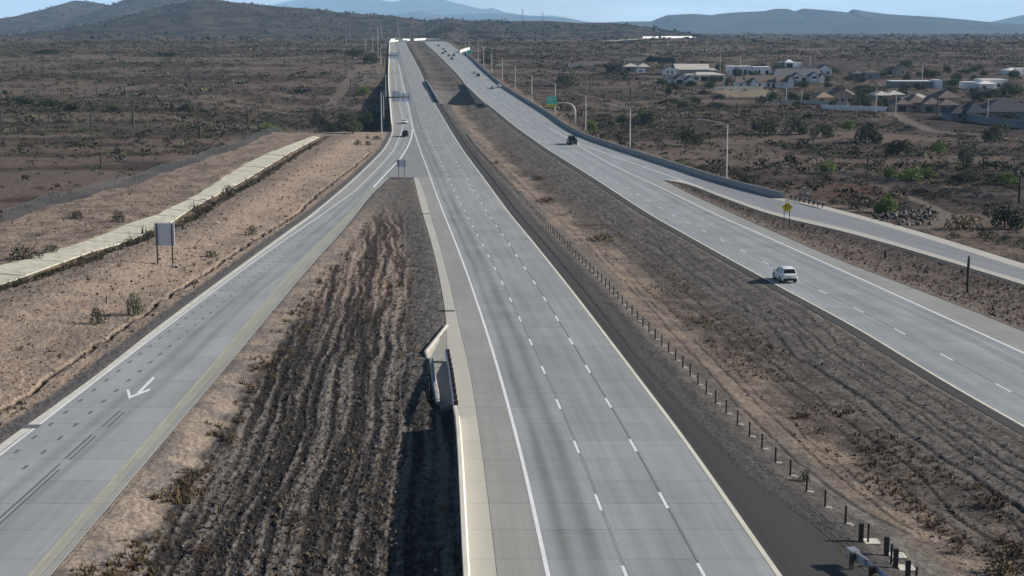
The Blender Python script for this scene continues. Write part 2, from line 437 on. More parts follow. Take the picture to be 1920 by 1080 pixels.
PXM = lambda X, Y: 960 + F_PX * X / depth(Y)
TRACKS_R = [([(1420, 187), (1480, 192), (1560, 197), (1640, 202), (1700, 205), (1770, 203), (1860, 200)], 3.0),
            ([(1668, 207), (1700, 222), (1750, 240), (1800, 246), (1860, 250), (1960, 262)], 3.6),
            ([(1560, 320), (1620, 333), (1690, 355), (1740, 378), (1775, 400), (1760, 418), (1700, 432)], 1.6),
            ([(1230, 168), (1330, 190), (1420, 195)], 2.0), ([(1100, 176), (1180, 190), (1290, 192)], 1.5)]
TRACKS_L = [([(616, 178), (640, 160), (662, 138), (690, 122), (720, 118)], 3.5), ([(370, 188), (480, 190), (565, 193)], 5.0), ([(0, 171), (90, 175), (170, 180)], 4.0),
            ([(560, 228), (640, 230)], 3.0), ([(100, 106), (260, 108), (420, 110), (600, 107)], 12.0), ([(500, 91), (640, 91)], 20.0)]

def seg_dist(X, Y, pts):
    d = np.full(X.shape, 1e9)
    w = [G(*p) for p in pts]
    for a, b in zip(w[:-1], w[1:]):
        dx, dy = b.x - a.x, b.y - a.y
        t = np.clip(((X - a.x) * dx + (Y - a.y) * dy) / (dx * dx + dy * dy), 0, 1)
        d = np.minimum(d, np.hypot(X - a.x - t * dx, Y - a.y - t * dy))
    return d

DARK_LOT = [(1690, 207), (1770, 204), (1860, 205), (1960, 226), (1960, 262), (1870, 250), (1790, 240), (1730, 226)]
SPILL = [(844, 613), (795, 663), (803, 676), (806, 745), (852, 770), (852, 700)]

def mixc(c, new, w):
    return c + (np.asarray(new) - c) * np.clip(w, 0, 1)[..., None]

def ground(X, Y):
    """height and bare colour of the ground at (X, Y)"""
    Z = zroad(Y).copy()
    pd = pave_dist(X, Y)
    out = np.clip(pd, 0, None)
    fade = sst(0.0, 1.2, out)
    px, py = PXM(X, Y), row_of(Y)
    # fine relief everywhere, more with distance from the pavement
    n1 = fbm(X * 0.06, Y * 0.06, 4, 1); n2 = fbm(X * 0.5, Y * 0.5, 4, 5); n3 = fbm(X * 2.1, Y * 2.1, 3, 9); n4 = fbm(X * 0.012, Y * 0.012, 4, 21)
    nearw = 1 - sst(180, 420, Y)
    n5 = fbm(X * 5.5, Y * 4.0, 3, 15)
    calm = np.where((X > mlAsph(Y)) & (X < mrAsph(Y)), 0.45, 1.0)
    Z += fade * calm * ((n2 - 0.5) * 0.16 + ((n3 - 0.5) * 0.16 + (n5 - 0.5) * 0.10) * nearw)
    Z += sst(3, 30, out) * (n1 - 0.5) * 1.1
    desert = mixc(np.ones(X.shape + (3,)) * np.array([0.082, 0.068, 0.062]), [0.165, 0.136, 0.118], sst(0.40, 0.66, 0.55 * n1 + 0.45 * n2))
    desert = mixc(desert, [0.085, 0.066, 0.056], sst(0.52, 0.68, n4) * 0.7)
    desert = desert * np.array([0.98, 0.91, 0.86])
    desert = mixc(desert, [0.215, 0.166, 0.136], sst(0.50, 0.64, fbm(X * 0.02, Y * 0.035, 4, 87)) * 0.75)
    C = desert.copy()
    # ---------------- left side
    L = X < rampL(Y)
    dL = rampL(Y) - X
    tanL = mixc(np.ones(X.shape + (3,)) * np.array([0.375, 0.285, 0.215]), [0.225, 0.18, 0.148], sst(0.45, 0.65, 0.5 * n1 + 0.5 * n2) * 0.8)
    tanL = mixc(tanL, [0.17, 0.132, 0.108], sst(0.52, 0.68, 0.5 * n3 + 0.5 * n5) * 0.8)
    tanL = mixc(tanL, [0.46, 0.37, 0.29], sst(0.60, 0.74, n5) * 0.5)
    wf = (1 - sst(fenceL(Y) - 2 - X, fenceL(Y) + 2 - X, np.zeros_like(X))) 
    tanL = tanL * np.array([1.36, 1.38, 1.40])
    near_l = L & (X > fenceL(Y) + (n2 - 0.5) * 3) & (py > 236 + 14 * (n1 - 0.5))
    C = np.where(near_l[..., None], tanL, C)
    bk = L & (X < chTop(Y) + 0.2) & near_l
    C = np.where(bk[..., None], mixc(tanL, [0.20, 0.155, 0.13], 0.25 + 0.5 * sst(0.42, 0.6, n2)), C)
    red = L & ~near_l & (py > 262) & (py < 480)
    C = np.where(red[..., None], mixc(C, [0.205, 0.152, 0.128], 0.75 * sst(0.34, 0.55, n1)), C)
    # gravel verge
    C = np.where((L & near_l)[..., None], mixc(C, [0.165, 0.152, 0.148], 1 - sst(1.1, 1.7, dL + (n2 - 0.5) * 0.8)), C)
    # erosion gully
    wig = (fbm(Y * 0.35, Y * 0.0 + 3.3, 3, 31) - 0.5) * 1.1
    de = np.abs(X - erosion(Y) - wig)
    g = np.exp(-(de / 0.20) ** 2) * (0.4 + 1.2 * n2)
    eL = L & (Y < float(Y_of(285)))
    Z -= np.where(eL, 0.32 * g, 0)
    C = np.where(eL[..., None], mixc(C, [0.07, 0.052, 0.042], sst(0.2, 0.6, g) * 0.85), C)
    # berm between gully and channel, ditch along the concrete apron
    cb, ct = chBot(Y), chTop(Y)
    inch = L & (Y < float(Y_of(256)))
    m = (erosion(Y) + cb) / 2
    Z += np.where(inch, 0.9 * np.exp(-((X - m) / 5.0) ** 2) * fade, 0)
    t = np.clip((X - ct) / np.maximum(cb - ct, 0.5), -2, 6)
    w_ap = np.maximum(cb - ct, 0.5)
    dz = np.where(X < ct, 0.06 * np.exp(-((X - ct) / 3.0) ** 2), np.where(X < cb, 0.06 - 0.36 * t, (-0.3 - 0.55 * sst(0, 0.9, X - cb)) * (1 - sst(1.2, 3.8, X - cb))))
    Z += np.where(inch, dz, 0)
    dit = inch & (X > cb) & (X < cb + 4.2 + 2 * (n2 - 0.5))
    C = np.where(dit[..., None], mixc(C, [0.115, 0.088, 0.070], 0.8 * sst(0.25, 0.5, n2 + 0.15)), C)  # ditch bed and bank coloured dark brown, shade painted into the soil
    Z -= np.where(inch & (X > ct - 0.15) & (X < cb + 0.15), 0.25, 0)
    # low ground beside the raised freeway, far left
    low = np.where(L, sst(470, 520, Y) * (1 - sst(700, 860, Y)) * 5.0 * (1 - sst(35, 90, dL)), 0)
    Z -= low * sst(0.0, 0.8, dL)
    for pts, wd in TRACKS_L:
        k = seg_dist(X, Y, pts) + (n1 - 0.5) * wd
        C = mixc(C, [0.215, 0.178, 0.150], 0.85 * (1 - sst(wd * 0.5, wd, k)))
    k = np.where(L, sst(0, 6, dL) * (1 - sst(14, 24, dL)), 0) * ((py > 118) & (py < 156))
    C = mixc(C, [0.27, 0.23, 0.18], 0.8 * k * sst(0.4, 0.55, n2))
    # ---------------- field between ramp and mainline
    Fm = (X > rampR(Y)) & (X < mlCurb(Y)) & (Y < YG)
    a = X - rampR(Y); b = mlCurb(Y) - X
    nn = (n2 - 0.5) * 2.2 + (n1 - 0.5) * 2
    tanF = mixc(np.ones(X.shape + (3,)) * np.array([0.34, 0.268, 0.212]), [0.235, 0.195, 0.17], sst(0.42, 0.62, n2))
    tanF = tanF * np.array([1.28, 1.32, 1.34])
    s = X - mlCurb(Y) + (fbm(X * 0.25, Y * 0.12, 3, 41) - 0.5) * 0.9
    fur = 0.45 * np.sin(2 * np.pi * s / 1.05 + 9 * (fbm(X * 0.12, Y * 0.05, 3, 43) - 0.5)) + 2.6 * (fbm(s * 1.15, Y * 0.035, 3, 45) - 0.5)
    brk = 0.62 * fbm(s * 2.7, Y * 0.045, 3, 47, 0.6) + 0.38 * fbm(s * 3.4, Y * 1.8, 4, 49, 0.65)
    dark = mixc(np.ones(X.shape + (3,)) * np.array([0.040, 0.036, 0.035]), [0.27, 0.24, 0.218], sst(0.42, 0.66, 0.30 * (0.5 + 0.5 * fur) + 0.70 * brk))
    dark = mixc(dark, dark * np.array([1.9, 1.6, 1.45]), sst(110, 170, Y) * 0.7)
    dark = mixc(dark, [0.20, 0.145, 0.112], sst(0.56, 0.75, n1) * 0.5)
    grav = mixc(np.ones(X.shape + (3,)) * np.array([0.150, 0.138, 0.130]), [0.21, 0.195, 0.18], sst(0.4, 0.62, n3))
    wide = np.maximum(mlCurb(Y) - rampR(Y), 0.1)
    wd = sst(2.0, 3.3, a + nn * 0.6)                      # tan strip -> field
    wg = 1 - sst(2.6, 4.2, b + nn * 0.7)                  # gravel along the curb
    Cf = mixc(mixc(tanF, dark, 0) , [0, 0, 0], np.zeros_like(X))
    Cf = tanF + (dark - tanF) * wd[..., None]
    Cf = Cf + (grav - Cf) * (wg * sst(96, 118, Y))[..., None]
    topg = sst(float(Y_of(430)), float(Y_of(370)), Y)     # gravel tip of the gore
    Cf = Cf + (mixc(grav, [0.24, 0.2, 0.17], sst(0.45, 0.6, n2)) - Cf) * topg[..., None]
    C = np.where(Fm[..., None], Cf, C)
    fw = wd * (1 - wg * sst(96, 118, Y)) * (1 - topg)
    Z += np.where(Fm, fw * (fur * 0.022 + (brk - 0.5) * 0.26 + (n5 - 0.5) * 0.10), 0)
    drop = 0.75 * sst(0.0, 5.0, a) * sst(-0.2, 0.25, b) * (1 - sst(101, 119, Y)) + 0.25 * sst(0, 6, a) * sst(0, 5, b)
    Z -= np.where(Fm, drop, 0)
    sp = inpoly(px, py, SPILL)
    Z = np.where(sp, zroad(Y) - np.where(py < 674, 0.42, 1.15), Z)
    # ---------------- median
    Md = (X > mlAsph(Y)) & (X < mrAsph(Y))
    wM = np.maximum(mrAsph(Y) - mlAsph(Y), 0.1)
    t = (X - mlAsph(Y)) / wM
    gr = mixc(np.ones(X.shape + (3,)) * np.array([0.165, 0.152, 0.142]), [0.235, 0.215, 0.195], sst(0.4, 0.62, 0.5 * n3 + 0.5 * n2))
    tn = mixc(np.ones(X.shape + (3,)) * np.array([0.33, 0.26, 0.205]), [0.225, 0.18, 0.155], sst(0.42, 0.6, n2))
    tn = tn * 1.08; gr = gr * np.array([1.0, .98, .96])
    br = mixc(np.ones(X.shape + (3,)) * np.array([0.105, 0.084, 0.071]), [0.24, 0.19, 0.158], sst(0.42, 0.66, 0.4 * n2 + 0.6 * fbm(X * 1.3, Y * 0.5, 4, 53)))
    tw = t + (n1 - 0.5) * 0.25 + (n2 - 0.5) * 0.10
    gr = mixc(gr, [0.125, 0.117, 0.112], 1 - sst(0.06, 0.16, t + (n2 - 0.5) * 0.05))
    Cm = gr.copy()
    Cm = Cm + (tn - Cm) * (sst(0.20, 0.26, tw) * (1 - sst(0.40, 0.50, tw)))[..., None]
    Cm = Cm + (br - Cm) * (sst(0.36, 0.46, tw) * (1 - sst(0.60, 0.70, tw)) * (0.30 + 0.55 * sst(0.38, 0.62, n1)))[..., None]
    farM = sst(float(Y_of(200)), float(Y_of(165)), Y)
    Cm = Cm + (mixc(np.ones(X.shape + (3,)) * np.array([0.14, 0.122, 0.108]), [0.20, 0.175, 0.15], sst(0.4, 0.6, n1)) - Cm) * farM[..., None]
    streak = fbm((X - mlAsph(Y)) * 1.1, Y * 0.035, 4, 61)
    Cm = Cm * (0.72 + 0.56 * streak)[..., None]
    Cm = Cm + (gr * 1.08 - Cm) * (sst(0.66, 0.76, tw) * 0.8)[..., None]
    C = np.where(Md[..., None], Cm, C)
    Z -= np.where(Md, 0.9 * np.sin(np.pi * np.clip(t, 0, 1)) ** 1.5, 0)
    Z += np.where(Md, fade * (streak - 0.5) * 0.07 * nearw, 0)
    for ln, amp, wd in ((rutA1, 0.08, 0.12), (rutA2, 0.08, 0.12), (rutC, 0.10, 0.15), (rutB, 0.09, 0.13), (rutE, 0.14, 0.2), (off_line(rutC, 1.5), 0.07, 0.11), (off_line(rutC, 2.9), 0.08, 0.13), (off_line(rutC, -1.2), 0.06, 0.10), (off_line(rutC, 4.3), 0.06, 0.11), (off_line(rutC, 5.6), 0.05, 0.10), (off_line(rutC, 2.2), 0.05, 0.08), (off_line(rutB, -1.3), 0.06, 0.12), (off_line(rutA2, 1.1), 0.05, 0.10)):
        wig = (fbm(Y * 0.22, Y * 0 + 71.0 * amp + 13 * wd, 3, 71) - 0.5) * 0.9
        q = X - ln(Y) - wig
        ok = Md & (Y > ln.Y0) & (Y < ln.Y1 + 2)
        g = np.exp(-(q / wd) ** 2) * sst(0.15, 0.42, fbm(X * 0.25, Y * 0.07, 3, 73)) * (0.6 + 0.8 * n2)
        amp = amp * 0.7
        Z += np.where(ok, -amp * g + 0.25 * amp * np.exp(-((q - 2.2 * wd) / wd) ** 2), 0)
        C = np.where(ok[..., None], mixc(C, [0.06, 0.05, 0.045], 0.6 * g), C)
    # gap in the median between the two bridges over the cross road
    gap = sst(632, 645, Y) * (1 - sst(690, 746, Y))
    Z -= np.where(Md, 4.5 * gap, 0)
    slope = Md & (Y > 684) & (Y < 742)
    C = np.where((slope & (Y > 700))[..., None], [0.23, 0.226, 0.222], C)
    # ---------------- island before the right on-ramp
    Is = (X > mrRight(Y)) & (X < rrLeft(Y)) & (Y < YG2)
    a = X - mrRight(Y); b = rrLeft(Y) - X
    ci = mixc(np.ones(X.shape + (3,)) * np.array([0.245, 0.195, 0.165]), [0.14, 0.115, 0.10], sst(0.42, 0.62, 0.5 * n2 + 0.5 * n3))
    ci = mixc(ci, [0.235, 0.20, 0.17], 1 - sst(1.5, 3.0, a + nn * 0.5))
    ci = mixc(ci, [0.115, 0.105, 0.10], 1 - sst(1.0, 1.8, b + nn * 0.3))
    C = np.where(Is[..., None], ci, C)
    Z -= np.where(Is, 0.5 * np.clip(np.minimum(a, b) / 4.0, 0, 1), 0)
    # ---------------- right side
    Rt = X > rrRight(Y)
    dR = X - rrRight(Y)
    Z -= np.where(Rt, 0.9 * sst(0.6, 9, dR) * sst(220, 300, Y), 0)
    cr = mixc(np.ones(X.shape + (3,)) * np.array([0.255, 0.195, 0.155]), [0.14, 0.108, 0.09], sst(0.40, 0.60, n2))
    wr = (1 - sst(4.0, 9.0, dR + nn * 2)) * (py > 150)
    C = np.where(Rt[..., None], C + (cr - C) * wr[..., None], C)
    redr = np.exp(-(((px - 1600) / 95.0) ** 2 + ((py - 352) / 18.0) ** 2))
    C = mixc(C, [0.155, 0.085, 0.068], redr * 0.9 * Rt)
    for pts, wd in TRACKS_R:
        k = seg_dist(X, Y, pts) + (n2 - 0.5) * wd * 0.7
        C = mixc(C, [0.235, 0.195, 0.168], 0.9 * (1 - sst(wd * 0.45, wd * 0.9, k)))
    lot = inpoly(px, py, DARK_LOT)
    C = np.where(lot[..., None], mixc(np.ones(X.shape + (3,)) * np.array([0.058, 0.043, 0.040]), [0.10, 0.078, 0.07], sst(0.45, 0.6, n2)), C)
    yard = inpoly(px, py, [(1345, 160), (1385, 162), (1460, 166), (1430, 178), (1360, 178), (1340, 168)])
    C = np.where(yard[..., None], [0.32, 0.265, 0.20], C)
    far_pale = [([(1180, 96), (1340, 88), (1400, 93), (1330, 100), (1230, 104)], [0.24, 0.205, 0.165])]
    for poly, cc in far_pale:
        C = np.where((inpoly(px, py, poly) & (n2 > 0.45))[..., None], cc, C)
    # under the pavement the soil is dug out
    Z -= 0.5 * sst(0.0, 0.25, -pd) + 0.03 * (pd < 0.3)
    C = C * (0.66 * (0.80 + 0.40 * n3 * (0.5 + n5)))[..., None]
    return Z, C

rows = np.concatenate([np.arange(1240, 1085, -4.0), np.arange(1085, 300, -1.8), np.arange(300, 90, -1.25), np.arange(90, 71, -0.8)])
Yg = np.concatenate([Y_of(rows), np.geomspace(2340, 17500, 60)])
Yg = np.concatenate([[30.0, 45.0], Yg])
ug = np.concatenate([-np.linspace(0.85, 0.365, 36), np.linspace(-0.36, 0.36, 900), np.linspace(0.365, 0.85, 36)])
YY, UU = np.meshgrid(Yg, ug, indexing='ij')
XX = UU * YY
ZZ, CC = ground(XX, YY)
nr, nc = YY.shape
idx = np.arange(nr * nc).reshape(nr, nc)
quads = np.stack([idx[:-1, :-1], idx[:-1, 1:], idx[1:, 1:], idx[1:, :-1]], -1).reshape(-1, 4)
M['soil'] = m = bpy.data.materials.new("desert_soil"); m.use_nodes = True
nt = m.node_tree; b = nt.nodes["Principled BSDF"]; b.inputs["Roughness"].default_value = 0.95; b.inputs["Specular IOR Level"].default_value = 0.1
at = nt.nodes.new("ShaderNodeAttribute"); at.attribute_name = "tint"
tc = nt.nodes.new("ShaderNodeTexCoord")
no = nt.nodes.new("ShaderNodeTexNoise"); no.inputs["Scale"].default_value = 3.5; no.inputs["Detail"].default_value = 8; no.inputs["Roughness"].default_value = 0.7
mr = nt.nodes.new("ShaderNodeMapRange"); mr.inputs["From Min"].default_value = 0.3; mr.inputs["From Max"].default_value = 0.7; mr.inputs["To Min"].default_value = 0.48; mr.inputs["To Max"].default_value = 1.52
sc = nt.nodes.new("ShaderNodeVectorMath"); sc.operation = 'SCALE'
bp = nt.nodes.new("ShaderNodeBump"); bp.inputs["Strength"].default_value = 0.85; bp.inputs["Distance"].default_value = 0.16
L_ = nt.links.new
L_(tc.outputs["Object"], no.inputs["Vector"]); L_(no.outputs["Fac"], mr.inputs["Value"]); L_(mr.outputs[0], sc.inputs["Scale"]); L_(at.outputs["Color"], sc.inputs[0])
L_(sc.outputs[0], b.inputs["Base Color"]); L_(no.outputs["Fac"], bp.inputs["Height"]); L_(bp.outputs[0], b.inputs["Normal"])
me = np_mesh("ground", np.stack([XX, YY, ZZ], -1).reshape(-1, 3), quads, M['soil'], True, CC.reshape(-1, 3))
tag(link("ground", me, None), "bare tan and brown desert soil on both sides of the freeway", "ground", kind="structure")
del XX, CC, quads

def gz(x, y):
    z, _ = ground(np.array([[float(x)]]), np.array([[float(y)]]))
    return float(z[0, 0])
def gzs(X, Y):
    z, _ = ground(np.asarray(X, float)[None], np.asarray(Y, float)[None]); return z[0]

# ------------------------------------------------------------------ pavement
def rowsY(Y0, Y1, near=3.0, far=14.0):
    out = [Y0]
    while out[-1] < Y1:
        y = out[-1]; out.append(y + near + (far - near) * min(1, max(0, (y - 60) / 900)))
    out[-1] = Y1
    return np.array(out)

def strip(name, A, B, Y0, Y1, material, parent=None, dz=0.0, ref=None, skirt=0.0, step=None, offA=0.0, offB=0.0):
    Ys = rowsY(Y0, Y1) if step is None else np.linspace(Y0, Y1, max(2, int(round((Y1 - Y0) / step)) + 1))
    xa = A(Ys) + offA; xb = B(Ys) + offB; z = zroad(Ys) + dz
    ref_x = (ref or A)(Ys)
    cols = [np.stack([xa, Ys, z], -1), np.stack([xb, Ys, z], -1)]; us = [xa - ref_x, xb - ref_x]
    if skirt:
        cols = [np.stack([xa, Ys, z - skirt], -1)] + cols + [np.stack([xb, Ys, z - skirt], -1)]; us = [us[0]] + us + [us[1]]
    co = np.stack(cols, 1); k = co.shape[1]; n = len(Ys)
    uv = np.stack([np.stack(us, 1), np.repeat(Ys[:, None], k, 1)], -1).reshape(-1, 2)
    ix = np.arange(n * k).reshape(n, k)
    q = np.stack([ix[:-1, :-1], ix[:-1, 1:], ix[1:, 1:], ix[1:, :-1]], -1).reshape(-1, 4)
    return link(name, np_mesh(name, co.reshape(-1, 3), q, material, False, None, uv), None, parent)

def slabs(cols, Y0, Y1, length, parent, ref):
    """separate concrete slabs with an open joint all round; cols: (line A, fA, line B, fB, material)"""
    n = int(round((Y1 - Y0) / length)); ed = np.linspace(Y0, Y1, n + 1); g = 0.012
    for A, B, material in cols:
        for a, b_ in zip(ed[:-1], ed[1:]):
            a2, b2 = a + g, b_ - g
            xs = [A(a2) + g, B(a2) - g, B(b2) - g, A(b2) + g]; ys = [a2, a2, b2, b2]
            za, zb = float(zroad(a2)), float(zroad(b2)); zs = [za, za, zb, zb]
            top = [(float(x), y, z) for x, y, z in zip(xs, ys, zs)]
            bot = [(x, y, z - 0.06) for x, y, z in top]
            me = bpy.data.meshes.new("pavement_slab")
            me.from_pydata(top + bot, [], [(0, 1, 2, 3), (0, 4, 5, 1), (1, 5, 6, 2), (2, 6, 7, 3), (3, 7, 4, 0)])
            uvl = me.uv_layers.new(name="uv")
            for lp in me.loops:
                vi = lp.vertex_index % 4
                uvl.data[lp.index].uv = (float(xs[vi] - ref(ys[vi])), ys[vi])
            link("pavement_slab", me, material, parent)

def frac(A, B, t):
    return lambda Y: A(Y) * (1 - t) + B(Y) * t
def off(A, d):
    return lambda Y: A(Y) + d

Y_NEAR = 50.0
Y_SLAB = float(Y_of(392))
# --- left carriageway
def road_obj(name, label, parts):
    o = None
    for i, p in enumerate(parts):
        q = strip(name if i == 0 else "pavement", *p, parent=o) if i else strip(name, *p)
        if i == 0: o = tag(q, label, "road", kind="structure")
    return o
ml = tag(strip("road", off(mlCurb, 0.35), mlRight, Y_NEAR, Y_SLAB, M['joint'], None, -0.045), "left concrete carriageway of three lanes coming towards the viewer", "road", kind="structure")
strip("pavement", mlCurb, mlGut, Y_SLAB, YG, M['gutter'], ml, 0.0, mlWhite, 0.3)
strip("pavement", mlGut, mlWhite, Y_SLAB, YG, M['shoulder'], ml, 0.0, mlWhite)
strip("pavement", mlWhite, mlRight, Y_SLAB, YG, M['lane'], ml, 0.0, mlWhite)
Y_END = float(Y_of(77.5))
M['curb'] = mat('worn_curb_concrete', (0.56, 0.55, 0.49), 0.85, noise=(1.5, 0.14))
M['ramp_shoulder'] = concrete_mat('pale_ramp_shoulder', (0.335, 0.33, 0.285), streak=0.2)
M['gore'] = concrete_mat("gore_concrete", (0.252, 0.256, 0.256))
strip("pavement", rampL, rampW, YG, Y_END, M['shoulder'], ml, 0.0, mlWhite, 0.4)
YA = float(Y_of(241))
strip("pavement", rampW, rampY, YG, YA, M['ramp'], ml, 0.0, rampL)
strip("pavement", rampY, mlWhite, YG, YA, M['gore'], ml, 0.0, mlWhite)
strip("pavement", rampW, mlWhite, YA, Y_END, M['ramp'], ml, 0.0, rampL)
strip("pavement", mlWhite, mlRight, YG, Y_END, M['lane'], ml, 0.0, mlWhite)
lane = [frac(mlWhite, mlRight, k / 3) for k in range(4)]
slabs([(off(mlCurb, 0.0), mlGut, M['gutter']), (mlGut, mlWhite, M['shoulder'])], Y_NEAR, Y_SLAB, 4.6, ml, mlWhite)
slabs([(lane[0], lane[1], M['lane']), (lane[1], lane[2], M['lane']), (lane[2], off(mlRight, -0.28), M['lane'])], Y_NEAR, Y_SLAB, 4.6, ml, mlWhite)
strip("edge_curb", off(mlRight, -0.26), mlRight, Y_NEAR, Y_END, M['cream'], ml, 0.004, mlWhite, 0.1)
strip("asphalt_shoulder", mlRight, mlAsph, Y_NEAR, Y_END, M['asphalt'], ml, -0.01, mlWhite, 0.3, offA=0.01)
# --- exit ramp
rp = tag(strip("ramp", off(rampL, 0.35), off(rampR, -0.1), Y_NEAR, Y_SLAB, M['joint'], None, -0.045), "grey concrete exit ramp curving off down the left side", "ramp", kind="structure")
strip("pavement", rampL, rampW, Y_SLAB, YG, M['shoulder'], rp, 0.0, rampL, 0.3)
strip("pavement", rampW, rampY, Y_SLAB, YG, M['ramp'], rp, 0.0, rampL)
strip("pavement", rampY, rampR, Y_SLAB, YG, M['shoulder'], rp, 0.0, rampL, 0.3)
slabs([(rampL, off(rampL, 0.62), M['curb']), (off(rampL, 0.62), frac(rampW, rampY, 0.5), M['ramp']), (frac(rampW, rampY, 0.5), rampY, M['ramp']), (rampY, off(rampR, -0.45), M['ramp_shoulder']), (off(rampR, -0.43), rampR, M['shoulder'])], Y_NEAR, Y_SLAB, 4.6, rp, rampL)
strip("curb", rampL, off(rampL, 0.5), Y_SLAB, Y_END, M['curb'], rp, 0.004, rampL)
# --- right carriageway
Y_S2 = float(Y_of(372))
mr_ = tag(strip("road", mrLeft, mrRight, Y_NEAR, YG2, M['joint'], None, -0.045), "right concrete carriageway of three lanes going away", "road", kind="structure")
ml3 = [frac(mrLeft, mrWhite, k / 3) for k in range(4)]
slabs([(off(mrLeft, 0.28), ml3[1], M['laneR']), (ml3[1], ml3[2], M['laneR']), (ml3[2], ml3[3], M['laneR']), (ml3[3], mrRight, M['shoulder'])], 90.0, Y_S2, 4.6, mr_, mrLeft)
strip("pavement", mrLeft, mrWhite, Y_NEAR, 90.0, M['laneR'], mr_, 0.0, mrLeft)
strip("pavement", mrLeft, mrWhite, Y_S2, Y_END, M['laneR'], mr_, 0.0, mrLeft)
strip("pavement", mrWhite, mrRight, Y_NEAR, 90.0, M['shoulder'], mr_, 0.0, mrLeft)
strip("pavement", mrWhite, mrRight, Y_S2, YG2, M['shoulder'], mr_, 0.0, mrLeft)
strip("pavement", mrWhite, off(rrRight, 0.0), YG2, Y_END, M['laneR'], mr_, 0.0, mrLeft, 0.3)
strip("edge_curb", mrLeft, off(mrLeft, 0.26), Y_NEAR, Y_END, M['cream'], mr_, 0.004, mrLeft, 0.1)
strip("asphalt_shoulder", mrAsph, mrLeft, Y_NEAR, Y_END, M['asphalt'], mr_, -0.01, mrLeft, 0.3, offB=-0.01)
# --- right on-ramp
rr = tag(strip("ramp", rrLeft, rrRight, Y_NEAR, YG2, M['rampR'], None, 0.0, rrLeft, 0.3), "grey on-ramp joining the right carriageway beside the dark barrier", "ramp", kind="structure")
strip("shoulder_strip", rrLeft, off(rrLine, -0.05), Y_NEAR, YG2, M['gutter'], rr, 0.004, rrLeft)
strip("shoulder_strip", off(rrRight, -2.2), rrRight, Y_NEAR, float(Y_of(371)), M['gutter'], rr, 0.004, rrLeft)

# ------------------------------------------------------------------ painted markings
def line_mark(A, Y0, Y1, w, material, parent, dz=0.007):
    return strip("edge_line", A, A, Y0, Y1, material, parent, dz, None, 0, offA=-w / 2, offB=w / 2)
line_mark(mlWhite, Y_NEAR, YA, 0.21, M['white_paint'], ml)
line_mark(mlWhite, YA + 1, float(Y_of(120)), 0.28, M['white_paint'], ml)
line_mark(rampW, Y_NEAR, float(Y_of(100)), 0.17, M['white_paint'], rp)
line_mark(rampY, Y_NEAR, float(Y_of(352)), 0.18, M['yellow_paint'], rp)
line_mark(rampY, float(Y_of(351)), YA, 0.40, M['white_paint'], rp)
line_mark(mrWhite, Y_NEAR, float(Y_of(240)), 0.26, M['white_paint'], mr_)
line_mark(rrLine, float(Y_of(353)), float(Y_of(267)), 0.26, M['white_paint'], rr)
line_mark(off(mrWhite, 0.1), float(Y_of(170)), float(Y_of(90)), 0.3, M['worn_paint'], mr_)

def dash_row(A, first_row, period, length, n, w, material, parent, name="lane_dash", back=0):
    y = float(Y_of(first_row)) - back * period
    for k in range(n):
        a, b_ = y + k * period, y + k * period + length
        Ys = np.array([a, b_]); x = A(Ys); z = zroad(Ys) + 0.007
        me = bpy.data.meshes.new(name)
        me.from_pydata([(x[0] - w / 2, a, z[0]), (x[0] + w / 2, a, z[0]), (x[1] + w / 2, b_, z[1]), (x[1] - w / 2, b_, z[1])], [], [(0, 1, 2, 3)])
        link(name, me, material, parent)
dash_row(lane[1], 957, 12.05, 3.05, 37, 0.17, M['white_paint'], ml, back=2)
dash_row(lane[2], 953, 12.05, 3.05, 37, 0.17, M['white_paint'], ml, back=2)
dash_row(ml3[1], 627, 12.0, 3.05, 29, 0.15, M['white_paint'], mr_, back=3)
dash_row(ml3[2], 626, 12.0, 3.05, 27, 0.13, M['worn_paint'], mr_, back=2)
# dark sealed joints along the lane lines
for k in (1, 2): strip("joint_seal", lane[k], lane[k], Y_NEAR, float(Y_of(330)), M['seal'], ml, 0.004, None, 0, offA=0.10 if k == 1 else 0.02, offB=0.14 if k == 1 else 0.12)
strip("joint_seal", ml3[1], ml3[1], Y_NEAR, float(Y_of(420)), M['seal'], mr_, 0.004, None, 0, offA=0.02, offB=0.09)
# dowel patches down the ramp and lane arrow
dash_row(off(rampW, 0.75), 850, 3.55, 0.95, 52, 0.22, M['patch'], rp, "pavement_patch")
dash_row(off(rampW, 2.45), 880, 3.55, 0.95, 50, 0.22, M['patch'], rp, "pavement_patch")
for a, b_, o in ((800, 770, 4.35), (802, 772, 4.75), (860, 815, 4.25), (862, 818, 4.6), (1010, 870, 4.3), (1015, 880, 4.62)):
    strip("tyre_mark", off(rampW, o), off(rampW, o), float(Y_of(a)), float(Y_of(b_)), M['tyre_mark'], rp, 0.005, None, 0, offA=-0.07, offB=0.07)
ar = MB()
def flat_poly(mb, pts, dz):
    mb.poly([G(*p) + Vector((0, 0, dz)) for p in pts])
flat_poly(ar, [(256, 737), (286, 707), (291, 708), (262, 738)][::-1], 0.008)
flat_poly(ar, [(237, 730), (241, 747.5), (246, 745), (242, 730)], 0.008)
flat_poly(ar, [(241, 748), (281, 732), (282, 728), (243, 743.5)], 0.009)
ar.build("lane_arrow", M['white_paint'], rp)
# rumble strip cut into the left carriageway's asphalt shoulder
rb = MB()
for k in range(300):
    y = Y_NEAR + 10 + k * 0.32
    x = float(mlRight(y)) + 0.25; z = float(zroad(y)) - 0.004
    z2 = float(zroad(y + 0.16)) - 0.004
    rb.poly([(x, y, z), (x + 0.42, y, z), (x + 0.42, y + 0.16, z2), (x, y + 0.16, z2)])
r_ = rb.build("rumble_strip", M['joint'], ml); r_["kind"] = "stuff"
